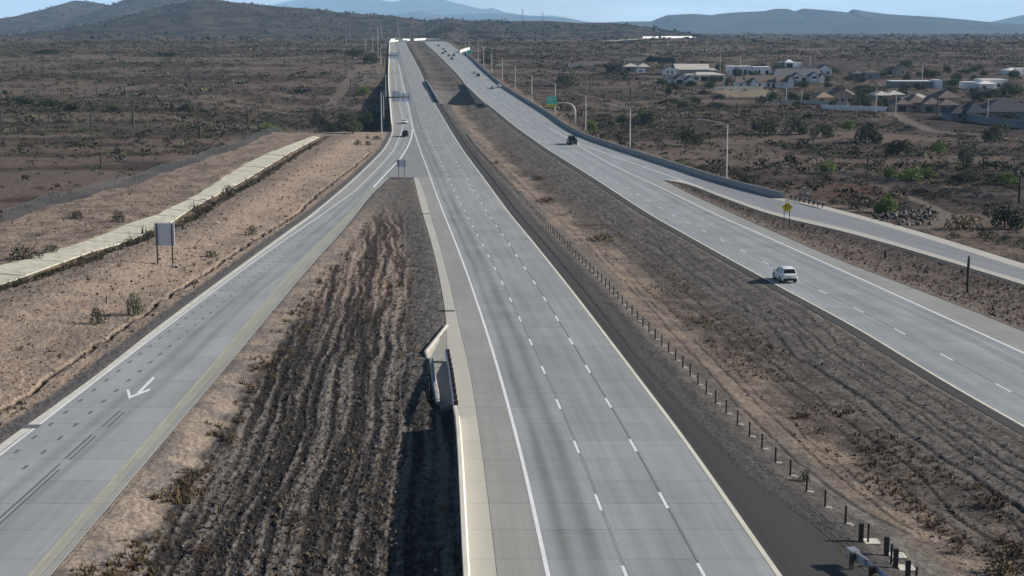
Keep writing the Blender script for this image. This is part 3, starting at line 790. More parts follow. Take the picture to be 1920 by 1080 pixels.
# weathered cross joints: storm grates in the gutter
gr_ = MB()
for (x, y) in ((838, 583), (798, 401)):
    p = G(x, y); gr_.box(p.x - 0.9, p.x + 0.75, p.y - 0.35, p.y + 0.25, p.z + 0.004, p.z + 0.03)
gr_.build("storm_grate", M['black'], ml)
gq = MB(); p = G(55, 800); gq.box(p.x - 0.45, p.x + 0.7, p.y - 0.5, p.y + 0.5, p.z + 0.004, p.z + 0.02); gq.build("storm_grate", M['patch'], rp)

# ------------------------------------------------------------------ barriers and walls
def wall(name, label, cat, A, r0, r1, h, w, material, skirt=0.6, zoff=0.0, step=4.0, parent=None, joints=None):
    """concrete wall following a line, thick, with a chamfered foot and cap"""
    Y0, Y1 = sorted((float(Y_of(r0)), float(Y_of(r1))))
    n = max(2, int((Y1 - Y0) / step) + 1); Ys = np.linspace(Y0, Y1, n); x = A(Ys); z = zroad(Ys) + zoff
    prof = [(0, -skirt), (0, h), (w * 0.62, h), (w * 0.72, h * 0.35), (w, 0.08), (w, -0.2)] if w > 0 else [(0, -skirt), (0, h), (w * 0.62, h), (w * 0.72, h * 0.35), (w, 0.08), (w, -0.2)]
    mb = MB(); k = len(prof)
    for i in range(n):
        mb.v += [(float(x[i] + px), float(Ys[i]), float(z[i] + pz)) for px, pz in prof]
    for i in range(n - 1):
        for j in range(k):
            a, b_ = i * k + j, i * k + (j + 1) % k
            mb.f.append((a, b_, b_ + k, a + k))
    mb.f.append(tuple(range(k))); mb.f.append(tuple(reversed(range((n - 1) * k, n * k))))
    o = mb.build(name, material)
    return tag(o, label, cat)
wall("concrete_barrier", "cream concrete parapet at the edge of the left carriageway, bottom centre", "barrier", mlCurb, 1150, 783, 0.86, 0.34, M['cream'], 1.6, step=3)
wall("concrete_barrier", "long white-topped barrier along the outer edge of the exit ramp near the overhead signs", "barrier", off(rampL, -0.05), 237, 78, 0.9, 0.34, M['cream'], 6.5, step=6)
wall("concrete_barrier", "long dark blue-grey barrier along the right edge of the on-ramp and carriageway", "barrier", rrRight, 372, 92, 1.15, -0.34, M['barrier'], 1.4, step=4) if False else None
def plain_wall(name, label, pts, h, w, material, skirt=0.8, cat="barrier", group=None):
    P = [G(*p) for p in pts]; mb = MB(); n = len(P)
    for i, p in enumerate(P):
        t = (P[min(i + 1, n - 1)] - P[max(i - 1, 0)]); t.z = 0; t.normalize(); s = Vector((t.y, -t.x, 0)) * (w / 2)
        mb.v += [tuple(p - s + Vector((0, 0, -skirt))), tuple(p - s + Vector((0, 0, h))), tuple(p + s + Vector((0, 0, h))), tuple(p + s + Vector((0, 0, -skirt)))]
    for i in range(n - 1):
        for j in range(4):
            mb.f.append((i * 4 + j, i * 4 + (j + 1) % 4, i * 4 + 4 + (j + 1) % 4, i * 4 + 4 + j))
    mb.f.append((0, 1, 2, 3)); mb.f.append(tuple((n - 1) * 4 + j for j in (3, 2, 1, 0)))
    return tag(mb.build(name, material), label, cat, group)
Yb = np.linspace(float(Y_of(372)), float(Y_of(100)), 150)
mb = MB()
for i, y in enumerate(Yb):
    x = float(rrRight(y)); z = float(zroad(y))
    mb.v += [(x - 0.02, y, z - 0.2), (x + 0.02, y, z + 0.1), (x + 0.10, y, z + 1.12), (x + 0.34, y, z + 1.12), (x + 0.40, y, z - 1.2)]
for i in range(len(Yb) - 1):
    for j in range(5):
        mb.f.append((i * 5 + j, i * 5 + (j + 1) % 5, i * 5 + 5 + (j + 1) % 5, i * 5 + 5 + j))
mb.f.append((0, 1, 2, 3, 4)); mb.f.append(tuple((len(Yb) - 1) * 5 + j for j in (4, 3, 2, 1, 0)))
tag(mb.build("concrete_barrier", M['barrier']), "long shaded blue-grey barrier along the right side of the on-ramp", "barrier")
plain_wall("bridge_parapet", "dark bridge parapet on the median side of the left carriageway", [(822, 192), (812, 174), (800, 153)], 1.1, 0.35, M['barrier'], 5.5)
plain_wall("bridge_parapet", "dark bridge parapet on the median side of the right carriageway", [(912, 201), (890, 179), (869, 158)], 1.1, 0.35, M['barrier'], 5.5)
plain_wall("overpass_parapet", "white overpass parapet beyond the far end of the left carriageway", [(731, 78.6), (748, 77.6), (764, 78.2)], 1.4, 0.6, M['white_conc'])
plain_wall("overpass_parapet", "upper white overpass parapet above the far end of the left carriageway", [(732, 75.6), (742, 74.6), (755, 75.4), (768, 75.2)], 1.7, 0.6, M['white_conc'])
plain_wall("overpass_parapet", "long white overpass parapet beyond the far end of the right carriageway", [(776, 75.6), (800, 74.2), (823, 75.0)], 2.0, 0.6, M['white_conc'])
plain_wall("overpass_parapet", "short white overpass parapet low at the far end of the right carriageway", [(790, 80.0), (801, 80.0)], 1.8, 0.6, M['white_conc'])
plain_wall("barrier_end", "short white wall at the far off-ramp by the small green sign", [(862, 99.0), (871, 95.5), (880, 93.0)], 1.9, 0.6, M['white_conc'])
plain_wall("roadside_wall", "long pale wall of a distant road on the plain", [(1205, 71.5), (1255, 70.6), (1305, 70.2)], 2.6, 1.0, M['white_conc'])
dr = MB(); a_ = [(1118, 79.5), (1160, 78.0), (1205, 74.6), (1250, 72.6)]; b2 = [(1140, 77.8), (1180, 75.0), (1215, 72.9), (1250, 71.6)]
for (p, q), (r, s) in zip(zip(a_[:-1], a_[1:]), zip(b2[:-1], b2[1:])):
    dr.poly([G(*v) + Vector((0, 0, 1.0)) for v in (p, q, s, r)])
tag(dr.build("far_road", M['gutter']), "pale strip of another road crossing the far plain", "road", kind="structure")

# concrete apron slabs of the left drainage channel
ap = thing("drainage_channel", "pale cream concrete apron of the ditch on the left, in separate slabs", "channel", (0, 0, 0))
ys = [float(Y_of(r)) for r in (560, 537, 513, 487, 467, 452, 436, 424, 414, 404, 393, 384, 375, 366, 356, 346, 337, 328, 320, 312, 304, 297, 290, 283, 276, 270, 264, 259, 254)]
rs = random.Random(4)
for y0, y1 in zip(ys[:-1], ys[1:]):
    t0, t1 = y0 + 0.16, y1 - 0.08
    j = [rs.uniform(-.16, .16) for _ in range(4)]; dz = rs.uniform(-.05, .06)
    def top(xf, y, jj, z): return (float(xf(y)) + jj, y, float(zroad(y)) + z)
    k0 = rs.uniform(-.12, .3)
    pts = [top(chTop, t0, j[0], .10 + dz), top(chBot, t0, j[1] + k0 * .25, -.24 + dz), top(chBot, t1, j[2], -.24 + dz), top(chTop, t1, j[3], .10 + dz)]
    mb = MB(); mb.v = pts + [(x, y, z - .2) for x, y, z in pts]
    mb.f = [(0, 1, 2, 3), (0, 4, 5, 1), (1, 5, 6, 2), (2, 6, 7, 3), (3, 7, 4, 0)]
    mb.build("concrete_slab", M['channel'], ap)
# spillway apron at the head of the guardrail
sw = thing("spillway", "cream concrete spillway flaring off the left shoulder at the guardrail", "spillway", G(830, 650))
B0 = Vector(sw.location)
def lp(x, y, dz=0.0): return G(x, y) - B0 + Vector((0, 0, dz))
mb = MB(); pts = [lp(837, 613, .0), lp(838, 660, -.02), lp(839, 676, -.04), lp(803, 672, -.25), lp(797, 662, -.12)]
mb.v = [tuple(p) for p in pts] + [tuple(p - Vector((0, 0, .5))) for p in pts]
mb.f = [(4, 3, 2, 1, 0)] + [((i + 1) % 5, i, i + 5, (i + 1) % 5 + 5) for i in range(5)]
mb.build("apron", M['apron'], sw)
mb = MB(); mb.tube([lp(838, 611, .05), lp(798, 660, -.02), lp(803, 673, -.12)], 0.16, 6); mb.build("curb", M['apron'], sw)
mb = MB()
pts = [lp(813, 674, -.30), lp(843, 674, -.12), lp(850, 742, -.55), lp(826, 742, -1.0)]
mb.v = [tuple(p) for p in pts] + [tuple(p - Vector((0, 0, .4))) for p in pts]; mb.f = [(3, 2, 1, 0)] + [((i + 1) % 4, i, i + 4, (i + 1) % 4 + 4) for i in range(4)]
mb.build("chute_floor", M['apron'], sw)
mb = MB(); mb.tube([lp(808, 675, .05), lp(813, 705, -.15), lp(822, 742, -.6)], 0.2, 6); mb.build("curb", M['barrier'], sw)

# ------------------------------------------------------------------ guardrails
def guardrail(label, pts, spacing, h=0.78, side=1, head=False, zfun=None):
    P = [Vector(p) for p in pts]
    segs = [(b_ - a).length for a, b_ in zip(P[:-1], P[1:])]; total = sum(segs)
    def at(s):
        for (a, b_), l in zip(zip(P[:-1], P[1:]), segs):
            if s <= l + 1e-6: return a.lerp(b_, s / l), (b_ - a).normalized()
            s -= l
        return P[-1], (P[-1] - P[-2]).normalized()
    o = thing("guardrail", label, "guardrail", P[0]); O = P[0]
    rail = MB(); prof = [(-.03, -.155), (.05, -.09), (-.03, 0), (.05, .09), (-.03, .155), (-.05, .155), (.02, .09), (-.055, 0), (.02, -.09), (-.05, -.155)]
    m = max(2, int(total / 1.5)); k = len(prof)
    for i in range(m + 1):
        p, t = at(total * i / m); sd = Vector((t.y, -t.x, 0)).normalized() * side
        rail.v += [tuple(p - O + sd * a + Vector((0, 0, h - .15 + b_))) for a, b_ in prof]
    for i in range(m):
        for j in range(k): rail.f.append((i * k + j, i * k + (j + 1) % k, i * k + k + (j + 1) % k, i * k + k + j))
    rail.f.append(tuple(range(k))); rail.f.append(tuple(reversed(range(m * k, m * k + k))))
    rail.build("rail", M['galv'], o)
    n = int(total / spacing)
    for i in range(n + 1):
        p, t = at(min(total, 0.15 + i * spacing)); sd = Vector((t.y, -t.x, 0)).normalized() * side
        q = p - O; pb = MB()
        Mx = Matrix.Translation(q - sd * .26) @ Matrix.Rotation(math.atan2(t.y, t.x), 4, 'Z')
        pb.box(-.075, .075, -.09, .09, -1.2, h + .02, Mx); post = pb.build("post", M['timber'], o)
        bb = MB(); Mb = Matrix.Translation(q - sd * .11) @ Matrix.Rotation(math.atan2(t.y, t.x), 4, 'Z'); bb.box(-.07, .07, -.075, .075, h - .36, h, Mb)
        bb.build("blockout", M['timber'], post)
    if head:
        p, t = at(0); Mx = Matrix.Rotation(math.atan2(t.y, t.x), 4, 'Z')
        hb = MB(); hb.box(-.55, .05, -.22, .22, h - .42, h + .06, Mx); hb.box(.05, 1.1, -.10, .10, h - .30, h, Mx); hb.build("impact_head", M['galv'], o)
        sb = MB(); sb.box(-.565, -.552, -.17, .17, h - .12, h - .08, Mx); sb.box(-.565, -.552, -.17, .17, h - .32, h - .28, Mx); sb.build("marker_stripe", M['sign_white'], o)
    return o
guardrail("steel guardrail on dark posts beside the concrete spillway", [G(835, 672), G(842, 712), G(849.5, 772)], 1.9, side=1)
p0 = G(1603, 1064); guardrail("steel guardrail end with a square impact head at the bottom right", [p0, p0 + Vector((.42, -1.6, .04)), p0 + Vector((1.6, -7, .2)), p0 + Vector((3.2, -14, .4))], 1.9, side=-1, head=True)
guardrail("short guardrail on dark posts at the end of the right barrier", [G(1484, 374.5), G(1520, 383), G(1552, 391)], 1.95, side=-1)

# ------------------------------------------------------------------ cable barrier in the median
postline = Line([(1745, 1120), (1701, 1080), (1640, 1024), (1575.7, 969), (1513, 914), (1440, 845), (1393, 799), (1331.7, 740), (1270, 673), (1188, 590), (1121.7, 520), (1083, 483), (1023, 420), (984, 377), (942.5, 333), (903, 290), (880, 262), (862, 236)])
Yp = np.arange(float(Y_of(1095)), float(Y_of(252)), 3.2)
Xp = postline(Yp); Zp = gzs(Xp, Yp)
cbar = thing("cable_barrier", "cable barrier on slim dark posts running down the median", "cable barrier", (0, 0, 0))
pm = MB(); pm.box(-.045, .045, -.035, .035, -.1, 1.0); pme = pm.mesh("post")
fm = MB(); fm.tube([(0.2, 0, -.2), (0.2, 0, .03)], .22, 10); fme = fm.mesh("footing")
for i, (x, y, z) in enumerate(zip(Xp, Yp, Zp)):
    p = link("post", pme, M['timber'], cbar); p.location = (x, y, z)
    if y < 190:
        f_ = link("footing", fme, M['barrier'], p)
for hgt in (.52, .68, .84):
    cb_ = MB(); cb_.tube([(x + .06, y, z + hgt) for x, y, z in zip(Xp, Yp, Zp)], .012, 4); cb_.build("cable", M['dark_steel'], cbar)
for i, (x, y, gl) in enumerate(((1614, 1012, "first"), (1661.7, 1036, "second"), (1679, 1059, "third"), (1701.7, 1083, "fourth"))):
    p = G(x, y); p.z = gz(p.x, p.y)
    t = thing("anchor_post", ["thick dark timber post standing alone above the guardrail end", "thick dark timber post level with the impact head", "thick dark timber post just below the impact head", "lowest thick dark timber post at the bottom edge"][i], "post", p, group="anchor posts of the cable barrier")
    mb = MB(); mb.box(-.11, .11, -.09, .09, -.2, .98); mb.build("post", M['timber'], t)
    mb = MB(); mb.box(.16, .95, -.35, .45, -.25, .03); mb.box(-1.5, -.1, -.30, -.05, -.25, .02); mb.build("footing", M['cream'], t)

# ------------------------------------------------------------------ chain-link fence on the left
M['mesh'] = m = bpy.data.materials.new("chain_link_mesh"); m.use_nodes = True
nt = m.node_tree; b = nt.nodes["Principled BSDF"]; b.inputs["Base Color"].default_value = (.06, .07, .08, 1); b.inputs["Roughness"].default_value = .6
tr = nt.nodes.new("ShaderNodeBsdfTransparent"); mx = nt.nodes.new("ShaderNodeMixShader"); mx.inputs[0].default_value = 0.34
nt.links.new(tr.outputs[0], mx.inputs[1]); nt.links.new(b.outputs[0], mx.inputs[2]); nt.links.new(mx.outputs[0], nt.nodes["Material Output"].inputs[0])
M['fpost'] = mat('fence_post_steel', (.09, .095, .10), .6)
def chain_fence(label, A, r0, r1, spacing=3.0, h=2.0, pts=None):
    if pts is None:
        Ya = np.arange(float(Y_of(r0)), float(Y_of(r1)), spacing); X_ = A(Ya)
    else:
        P = [G(*p) for p in pts]; X_, Ya = [], []
        for a, b_ in zip(P[:-1], P[1:]):
            n = max(1, int((b_ - a).length / spacing))
            for i in range(n): q = a.lerp(b_, i / n); X_.append(q.x); Ya.append(q.y)
        X_, Ya = np.array(X_), np.array(Ya)
    Z_ = gzs(X_, Ya)
    o = thing("chain_link_fence", label, "fence", (0, 0, 0))
    pm = MB(); pm.tube([(0, 0, -.3), (0, 0, h + .05)], .05, 6); pme = pm.mesh("post")
    for x, y, z in zip(X_, Ya, Z_): link("post", pme, M['fpost'], o).location = (x, y, z)
    for i in range(len(X_) - 1):
        a, b_ = Vector((X_[i], Ya[i], Z_[i])), Vector((X_[i + 1], Ya[i + 1], Z_[i + 1]))
        t = (b_ - a).normalized(); s = Vector((t.y, -t.x, 0)) * .008
        mb = MB(); u = Vector((0, 0, h)); d = Vector((0, 0, .04))
        mb.v = [tuple(q) for q in (a - s + d, b_ - s + d, b_ - s + u, a - s + u)]; mb.f = [(0, 1, 2, 3)]
        mb.build("mesh_panel", M['mesh'], o)
    rl = MB(); rl.tube([(x, y, z + h) for x, y, z in zip(X_, Ya, Z_)], .035, 5); rl.build("top_rail", M['fpost'], o)
    return o
chain_fence("grey chain-link fence climbing across the desert above the pale channel", fenceL, 418, 237, 3.4, 1.9)
chain_fence("faint chain-link fence below the green bushes on the right", None, 0, 0, 3.4, 1.8, pts=[(1540, 322), (1620, 334), (1700, 350), (1800, 366), (1925, 386)])

# ------------------------------------------------------------------ light poles
def light_pole(x, yb, yt, label, arm=-5.6, rise=1.1, name="street_light", group=None, box=False, double=True):
    p = G(x, yb); s = ppm(yb); h = (yb - yt) / s * 1.0
    p.z = min(p.z, gz(p.x, p.y)) ; h += 0.3
    o = thing(name, label, "street light", p, group=group)
    mb = MB(); mb.tube([(0, 0, -.3), (0, 0, .5), (0, 0, h)], [.17, .165, .10], 8); mb.build("pole", M['pole'], o)
    mb = MB(); mb.tube([(0, 0, -.3), (0, 0, .25)], .38, 8); mb.build("base", M['barrier'], o)
    if arm:
        mb = MB()
        mb.tube([(0, 0, h - .15), (arm * .5, 0, h + rise * .6), (arm, 0, h + rise)], [.06, .05, .04], 6)
        if double:
            mb.tube([(0, 0, h - .75), (arm * .5, 0, h + rise * .35), (arm * .9, 0, h + rise * .95)], [.05, .04, .035], 6)
        mb.build("arm", M['pole'], o)
        mb = MB(); sg = -1 if arm < 0 else 1
        mb.box(min(arm, arm + .85 * sg), max(arm, arm + .85 * sg), -.16, .16, h + rise - .06, h + rise + .09); mb.build("lamp_head", M['pole'], o)
    if box:
        mb = MB(); mb.box(-.45, .45, -.35, .35, 2.0, 3.0); mb.build("cabinet", M['gutter'], o)
    return o
GR = "light poles along the right barrier"
for i, (x, yb, yt, lab, bx) in enumerate((
    (1362, 330, 231, "tall pole with a twin-tube arm nearest the viewer on the right", False),
    (1181, 276, 202, "second light pole from the viewer, beside the dark bush on the right", False),
    (1098, 244, 179, "light pole just right of the curved green sign mast", False),
    (1041, 213, 156, "light pole standing right behind the green exit sign", False),
    (997, 189, 141, "light pole with a pale cabinet, left of the green exit sign", True),
    (966, 164, 123, "light pole with a small cabinet further up the right barrier", True),
    (942, 149, 109, "light pole beside the small pale yellow sign", False),
    (922, 136, 97, "light pole beyond the small pale yellow sign", False),
    (907, 123, 89, "light pole near the far off-ramp curve", False),
    (896.5, 114, 72, "tall light pole right of the small green sign", False),
    (904, 85, 70, "thin light pole behind the far off-ramp", False),
    (872.7, 90, 72, "thin light pole behind the short white wall", False),
    (879.5, 89, 75, "thin light pole directly behind the small green sign", False))):
    light_pole(x, yb, yt, lab, group=GR, box=bx)
GL = "light poles along the left barrier"
for x, yb, yt, lab in (
    (715.5, 246, 174, "white light pole nearest the viewer beside the exit ramp barrier"),
    (719.5, 219, 154, "white light pole just behind the overhead sign post"),
    (723.5, 184, 121, "white light pole touching the barrier above the overhead sign"),
    (714.5, 121, 88, "white light pole beside the smaller far overhead sign"),
    (709, 107, 54, "tallest light pole on the left, rising over the dark hill"),
    (699, 98, 71, "light pole left of the tallest one on the left"),
    (686, 96, 72, "shorter light pole further left of the tallest one"),
    (649.5, 88, 73, "thin light pole far left beyond the scrub")):
    light_pole(x, yb, yt, lab, arm=(5.2 if x > 700 else 0), group=GL)

# ------------------------------------------------------------------ signs
def sign_posts(o, xs, h, r=.07, material=None, y=0.0):
    for x in xs:
        mb = MB(); mb.box(x - r, x + r, y - r, y + r, -.3, h); mb.build("post", material or M['dark_steel'], o)
# big sign on the left, seen from behind
p = G(311, 503); s = ppm(503); p.z = gz(p.x, p.y)
o = thing("road_sign", "back of a large ribbed metal road sign on two posts on the left bank", "road sign", p, R(-4))
z0, z1 = 2.35, 5.05; hw = 1.2
nb = 8
for i in range(nb):
    a = z0 + (z1 - z0) * i / nb; mb = MB(); mb.box(-hw, hw, .02, .07, a + .02, a + (z1 - z0) / nb - .02); mb.box(-hw, hw, -.03, .02, a + .22, a + .335)
    mb.build("panel_plank", M['sign_back_dull'], o)
mb = MB(); mb.box(-hw, hw, .072, .085, z0 + .01, z1 - .01); mb.build("sign_face", M['sign_white'], o)
sign_posts(o, (-.92, .92), 4.95, .07, y=-.12)
for x in (-.92, .92):
    mb = MB(); mb.box(x - .1, x + .65, -.5, .1, -.3, .06); mb.build("footing", M['cream'], o)
# exit gore sign
p = G(753, 331.5)
o = thing("gore_sign", "back of a small grey road sign on two posts at the gore tip", "road sign", p)
mb = MB(); mb.box(-1.05, 1.05, 0, .06, 2.1, 3.65); mb.build("sign_panel", M['sign_back_dull'], o)
for zz in (2.35, 2.85, 3.35):
    mb = MB(); mb.box(-1.0, 1.0, -.05, 0, zz, zz + .07); mb.build("stiffener", M['sign_back_dull'], o)
sign_posts(o, (-.6, .6), 3.6, .05, y=-.11)
# yellow diamond
p = G(1475, 423); p.z = gz(p.x, p.y); s = ppm(423)
o = thing("warning_sign", "yellow diamond added-lane warning sign on two thin posts", "road sign", p, R(3))
c_ = 3.25; dh = .86
def bent(mb, pts, w, y, dz=0):
    for (a, b_) in zip(pts[:-1], pts[1:]):
        a, b_ = Vector((a[0], y, a[1])), Vector((b_[0], y, b_[1])); t = (b_ - a).normalized(); n_ = Vector((-t.z, 0, t.x)) * w / 2
        mb.poly([a - n_, b_ - n_, b_ + n_, a + n_])
dm = lambda k, y: [(0, y, c_ - k), (k, y, c_), (0, y, c_ + k), (-k, y, c_)]
mb = MB(); mb.v = dm(dh, 0) + dm(dh, .03); mb.f = [(0, 1, 2, 3), (7, 6, 5, 4)] + [((i + 1) % 4, i, i + 4, (i + 1) % 4 + 4) for i in range(4)]; mb.build("sign_panel", M['sign_yellow'], o)
mb = MB(); bent(mb, [(-.26, c_ - .42), (-.26, c_ + .2)], .12, -.006); mb.poly([(-.42, -.006, c_ + .15), (-.10, -.006, c_ + .15), (-.26, -.006, c_ + .48)])
bent(mb, [(.40, c_ - .28), (.36, c_ - .08), (.2, c_ + .15)], .12, -.006); mb.poly([(.04, -.007, c_ + .08), (.30, -.007, c_ + .22), (.06, -.007, c_ + .42)])
bent(mb, [(.03, c_ - .42), (.03, c_ - .22)], .08, -.006); bent(mb, [(.03, c_ - .12), (.03, c_ + .02)], .08, -.006)
mb.build("symbol", M['black'], o)
sign_posts(o, (-.42, .42), 3.6, .045, y=.09)
# overhead cantilevers seen from behind on the left
def cantilever_back(label, xb, yb, xa0, xa1, yarm, panels, r=.26):
    p = G(xb, yb); s = ppm(yb); o = thing("overhead_sign", label, "overhead sign", p)
    h = (yb - yarm) / s; a1 = (xa1 - xb) / s; a0 = (xa0 - xb) / s
    mb = MB(); bendx = a0 * .6
    mb.tube([(0, 0, -6), (0, 0, h * .62), (a0 * .18, 0, h * .85), (a0 * .6, 0, h * .98), (a0, 0, h), (a1, 0, h)], [.32, .3, .28, .27, .26, .2], 8); mb.build("mast_arm", M['dark_steel'], o, True)
    for (x0, y0, x1, y1) in panels:
        X0, X1 = (x0 - xb) / s, (x1 - xb) / s; Z1, Z0 = (yb - y0) / s, (yb - y1) / s
        mb = MB(); mb.box(X0, X1, .35, .42, Z0, Z1); pn = mb.build("sign_panel", M['sign_back'], o)
        n = max(2, int((X1 - X0) / 1.8))
        for i in range(n):
            xx = X0 + (i + .5) * (X1 - X0) / n; st = MB(); st.box(xx - .06, xx + .06, .2, .345, Z0 - .1, Z1 + .1); st.build("bracket", M['dark_steel'], pn)
    return o
cantilever_back("blue-grey back of the large overhead sign hanging over the exit ramp", 717.5, 212, 728, 769, 182.6, [(735, 171, 751, 191), (751.3, 175.5, 772, 190.5)])
cantilever_back("blue-grey back of the smaller overhead sign further up the left carriageway", 719, 124, 727, 749, 104.6, [(730, 99, 748, 110)])
# green exit sign
def text_on(parent, body, x, y, z, size, material):
    cu = bpy.data.curves.new("lettering", 'FONT'); cu.body = body; cu.align_x = 'CENTER'; cu.align_y = 'CENTER'; cu.size = size; cu.extrude = 0.004
    tmp = bpy.data.objects.new("lettering", cu); COL.objects.link(tmp); bpy.context.view_layer.update()
    me = bpy.data.meshes.new_from_object(tmp.evaluated_get(bpy.context.evaluated_depsgraph_get())); bpy.data.objects.remove(tmp)
    me.materials.clear(); t = link("lettering", me, material, parent)
    t.location = (x, y, z); t.rotation_euler = (math.pi / 2, 0, 0); return t
p = G(1078.5, 233); s = ppm(233); p.z = min(p.z, gz(p.x, p.y))
o = thing("exit_sign", "green exit sign with a yellow EXIT ONLY strip on a curved mast", "overhead sign", p)
f = lambda x: (x - 1078.5) / s
g = lambda y: (233 - y) / s + .2
mb = MB(); mb.tube([(0, 0, -.5), (0, 0, g(208)), (f(1076), 0, g(200)), (f(1071), 0, g(194.5)), (f(1064), 0, g(192.3)), (f(1055), 0, g(191.8)), (f(1022), 0, g(191.8))], [.27, .25, .24, .23, .22, .2, .16], 10); mb.build("mast", M['pole'], o, True)
xa, xb_, xm = f(1023.5), f(1043.8), f(1033.6)
mb = MB(); mb.box(xa, xb_, -.36, -.30, g(194.8), g(184)); gp = mb.build("sign_panel", M['sign_green'], o)
mb = MB(); mb.box(f(1026), f(1043.4), -.36, -.30, g(183.7), g(179.6)); tp = mb.build("exit_tab", M['sign_green'], o)
mb = MB(); mb.box(xa, xb_, -.36, -.30, g(199.2), g(195.1)); yp = mb.build("exit_only_strip", M['sign_yellow'], o)
def border(par, x0, x1, z0, z1, w, y, material):
    mb = MB(); mb.box(x0, x1, y - .01, y, z1 - w, z1); mb.box(x0, x1, y - .01, y, z0, z0 + w); mb.box(x0, x0 + w, y - .01, y, z0 + w, z1 - w); mb.box(x1 - w, x1, y - .01, y, z0 + w, z1 - w); mb.build("border", material, par)
border(gp, xa + .03, xb_ - .03, g(194.6), g(184.2), .12, -.362, M['sign_white'])
border(tp, f(1026) + .03, f(1043.4) - .03, g(183.5), g(179.8), .06, -.362, M['sign_white'])
text_on(gp, "Jomax", xm, -.375, g(187.4), .85, M['sign_white']); text_on(gp, "Pkwy", xm, -.375, g(191.6), .85, M['sign_white'])
text_on(tp, "EXIT", f(1031), -.375, g(181.6), .5, M['sign_white']); text_on(tp, "130", f(1039), -.375, g(181.6), .5, M['sign_white'])
text_on(yp, "EXIT", f(1027.8), -.375, g(197.1), .5, M['black']); text_on(yp, "ONLY", f(1039.3), -.375, g(197.1), .5, M['black'])
mb = MB(); mb.box(xm - .08, xm + .08, -.375, -.362, g(197), g(195.6)); mb.poly([(xm - .3, -.37, g(197)), (xm, -.37, g(198.8)), (xm + .3, -.37, g(197))]); mb.build("arrow", M['black'], yp)
p = G(886, 112); s = ppm(112)
o = thing("exit_sign", "small far green exit sign beside the off-ramp curve", "overhead sign", p)
mb = MB(); mb.box(-10.5 / s, -1 / s, -.2, -.1, 11 / s, 18 / s); q = mb.build("sign_panel", M['sign_green'], o)
border(q, -10.3 / s, -1.2 / s, 11.2 / s, 17.8 / s, .14, -.202, M['sign_white'])
sign_posts(o, (-8.5 / s, -3 / s), 17 / s, .12, M['pole'])
p = G(936, 151); s = ppm(151); p.z = min(p.z, gz(p.x, p.y))
o = thing("road_sign", "small pale yellow rectangular sign by the right barrier", "road sign", p)
mb = MB(); mb.box(-1.7, 1.5, -.05, 0, 26.2 / s, 32 / s); mb.build("sign_panel", mat("pale_yellow_sign", (.62, .62, .34), .5), o)
sign_posts(o, (-1.1, .9), 31 / s, .07, M['pole'], y=.08)

# ------------------------------------------------------------------ small roadside things
p = G(1508, 362); p.z = gz(p.x, p.y)
o = thing("utility_cabinet", "pale grey upright utility cabinet with a low box beside it", "cabinet", p)
mb = MB(); mb.box(-.35, .35, -.3, .3, -.2, 1.75); cb1 = mb.build("tall_cabinet", M['gutter'], o); mb = MB(); mb.box(-.37, .37, -.32, .32, 1.75, 1.82); mb.build("lid", M['barrier'], cb1)
mb = MB(); mb.box(.45, 1.1, -.35, .3, -.2, .75); mb.build("low_box", M['gutter'], o)
p = G(200, 572); p.z = gz(p.x, p.y); mb = MB(); mb.box(-.04, .04, -.04, .04, -.2, .85)
q = mb.build("marker_stake", M['timber']); q.location = p; tag(q, "thin marker stake between two bushes on the left bank", "stake")
p = G(344, 441); p.z = gz(p.x, p.y); mb = MB(); mb.tube([(0, 0, -.2), (-.03, 0, .5), (0.02, .02, .95)], [.17, .16, .12], 7)
q = mb.build("post_stump", M['timber']); q.location = p; tag(q, "short dark stump right of the big sign", "stump")
p = G(1660, 477); p.z = gz(p.x, p.y); mb = MB(); mb.tube([(0, 0, -.2), (.02, 0, .5), (0, .02, 1.05)], [.17, .18, .13], 7)
q = mb.build("post_stump", M['timber']); q.location = p; tag(q, "short dark stump on the dirt island by the on-ramp", "stump")

# ------------------------------------------------------------------ vehicles
M['tyre'] = mat("tyre_rubber", (.015, .015, .015), .85); M['rim'] = mat("wheel_rim", (.35, .36, .37), .35, .8)
M['glass'] = mat("tinted_glass", (.012, .014, .018), .08, 0, .5); M['plastic'] = mat("black_trim", (.02, .02, .022), .6)
M['tail'] = mat("tail_lamp", (.35, .012, .012), .3); M['head'] = mat("head_lamp", (.7, .72, .75), .2)
M['plate'] = mat("plate", (.5, .5, .48), .5)
PAINT = {k: mat(k + "_car_paint", c, .25, .0, .5) for k, c in dict(white=(.78, .79, .8), black=(.012, .012, .014), grey=(.12, .125, .13), silver=(.45, .46, .47), blue=(.03, .05, .10), red=(.16, .02, .02)).items()}
def loft(sections):
    mb = MB(); k = len(sections[0])
    for s_ in sections: mb.v += s_
    for i in range(len(sections) - 1):
        for j in range(k): mb.f.append((i * k + j, i * k + (j + 1) % k, i * k + k + (j + 1) % k, i * k + k + j))
    mb.f.append(tuple(reversed(range(k)))); mb.f.append(tuple((len(sections) - 1) * k + j for j in range(k)))
    return mb
def sec(y, zb, zm, zt, wb, wm, wt):
    return [(-wb, y, zb), (-wm, y, zm), (-wm * .985, y, zt - .10), (-wt, y, zt), (wt, y, zt), (wm * .985, y, zt - .10), (wm, y, zm), (wb, y, zb)]
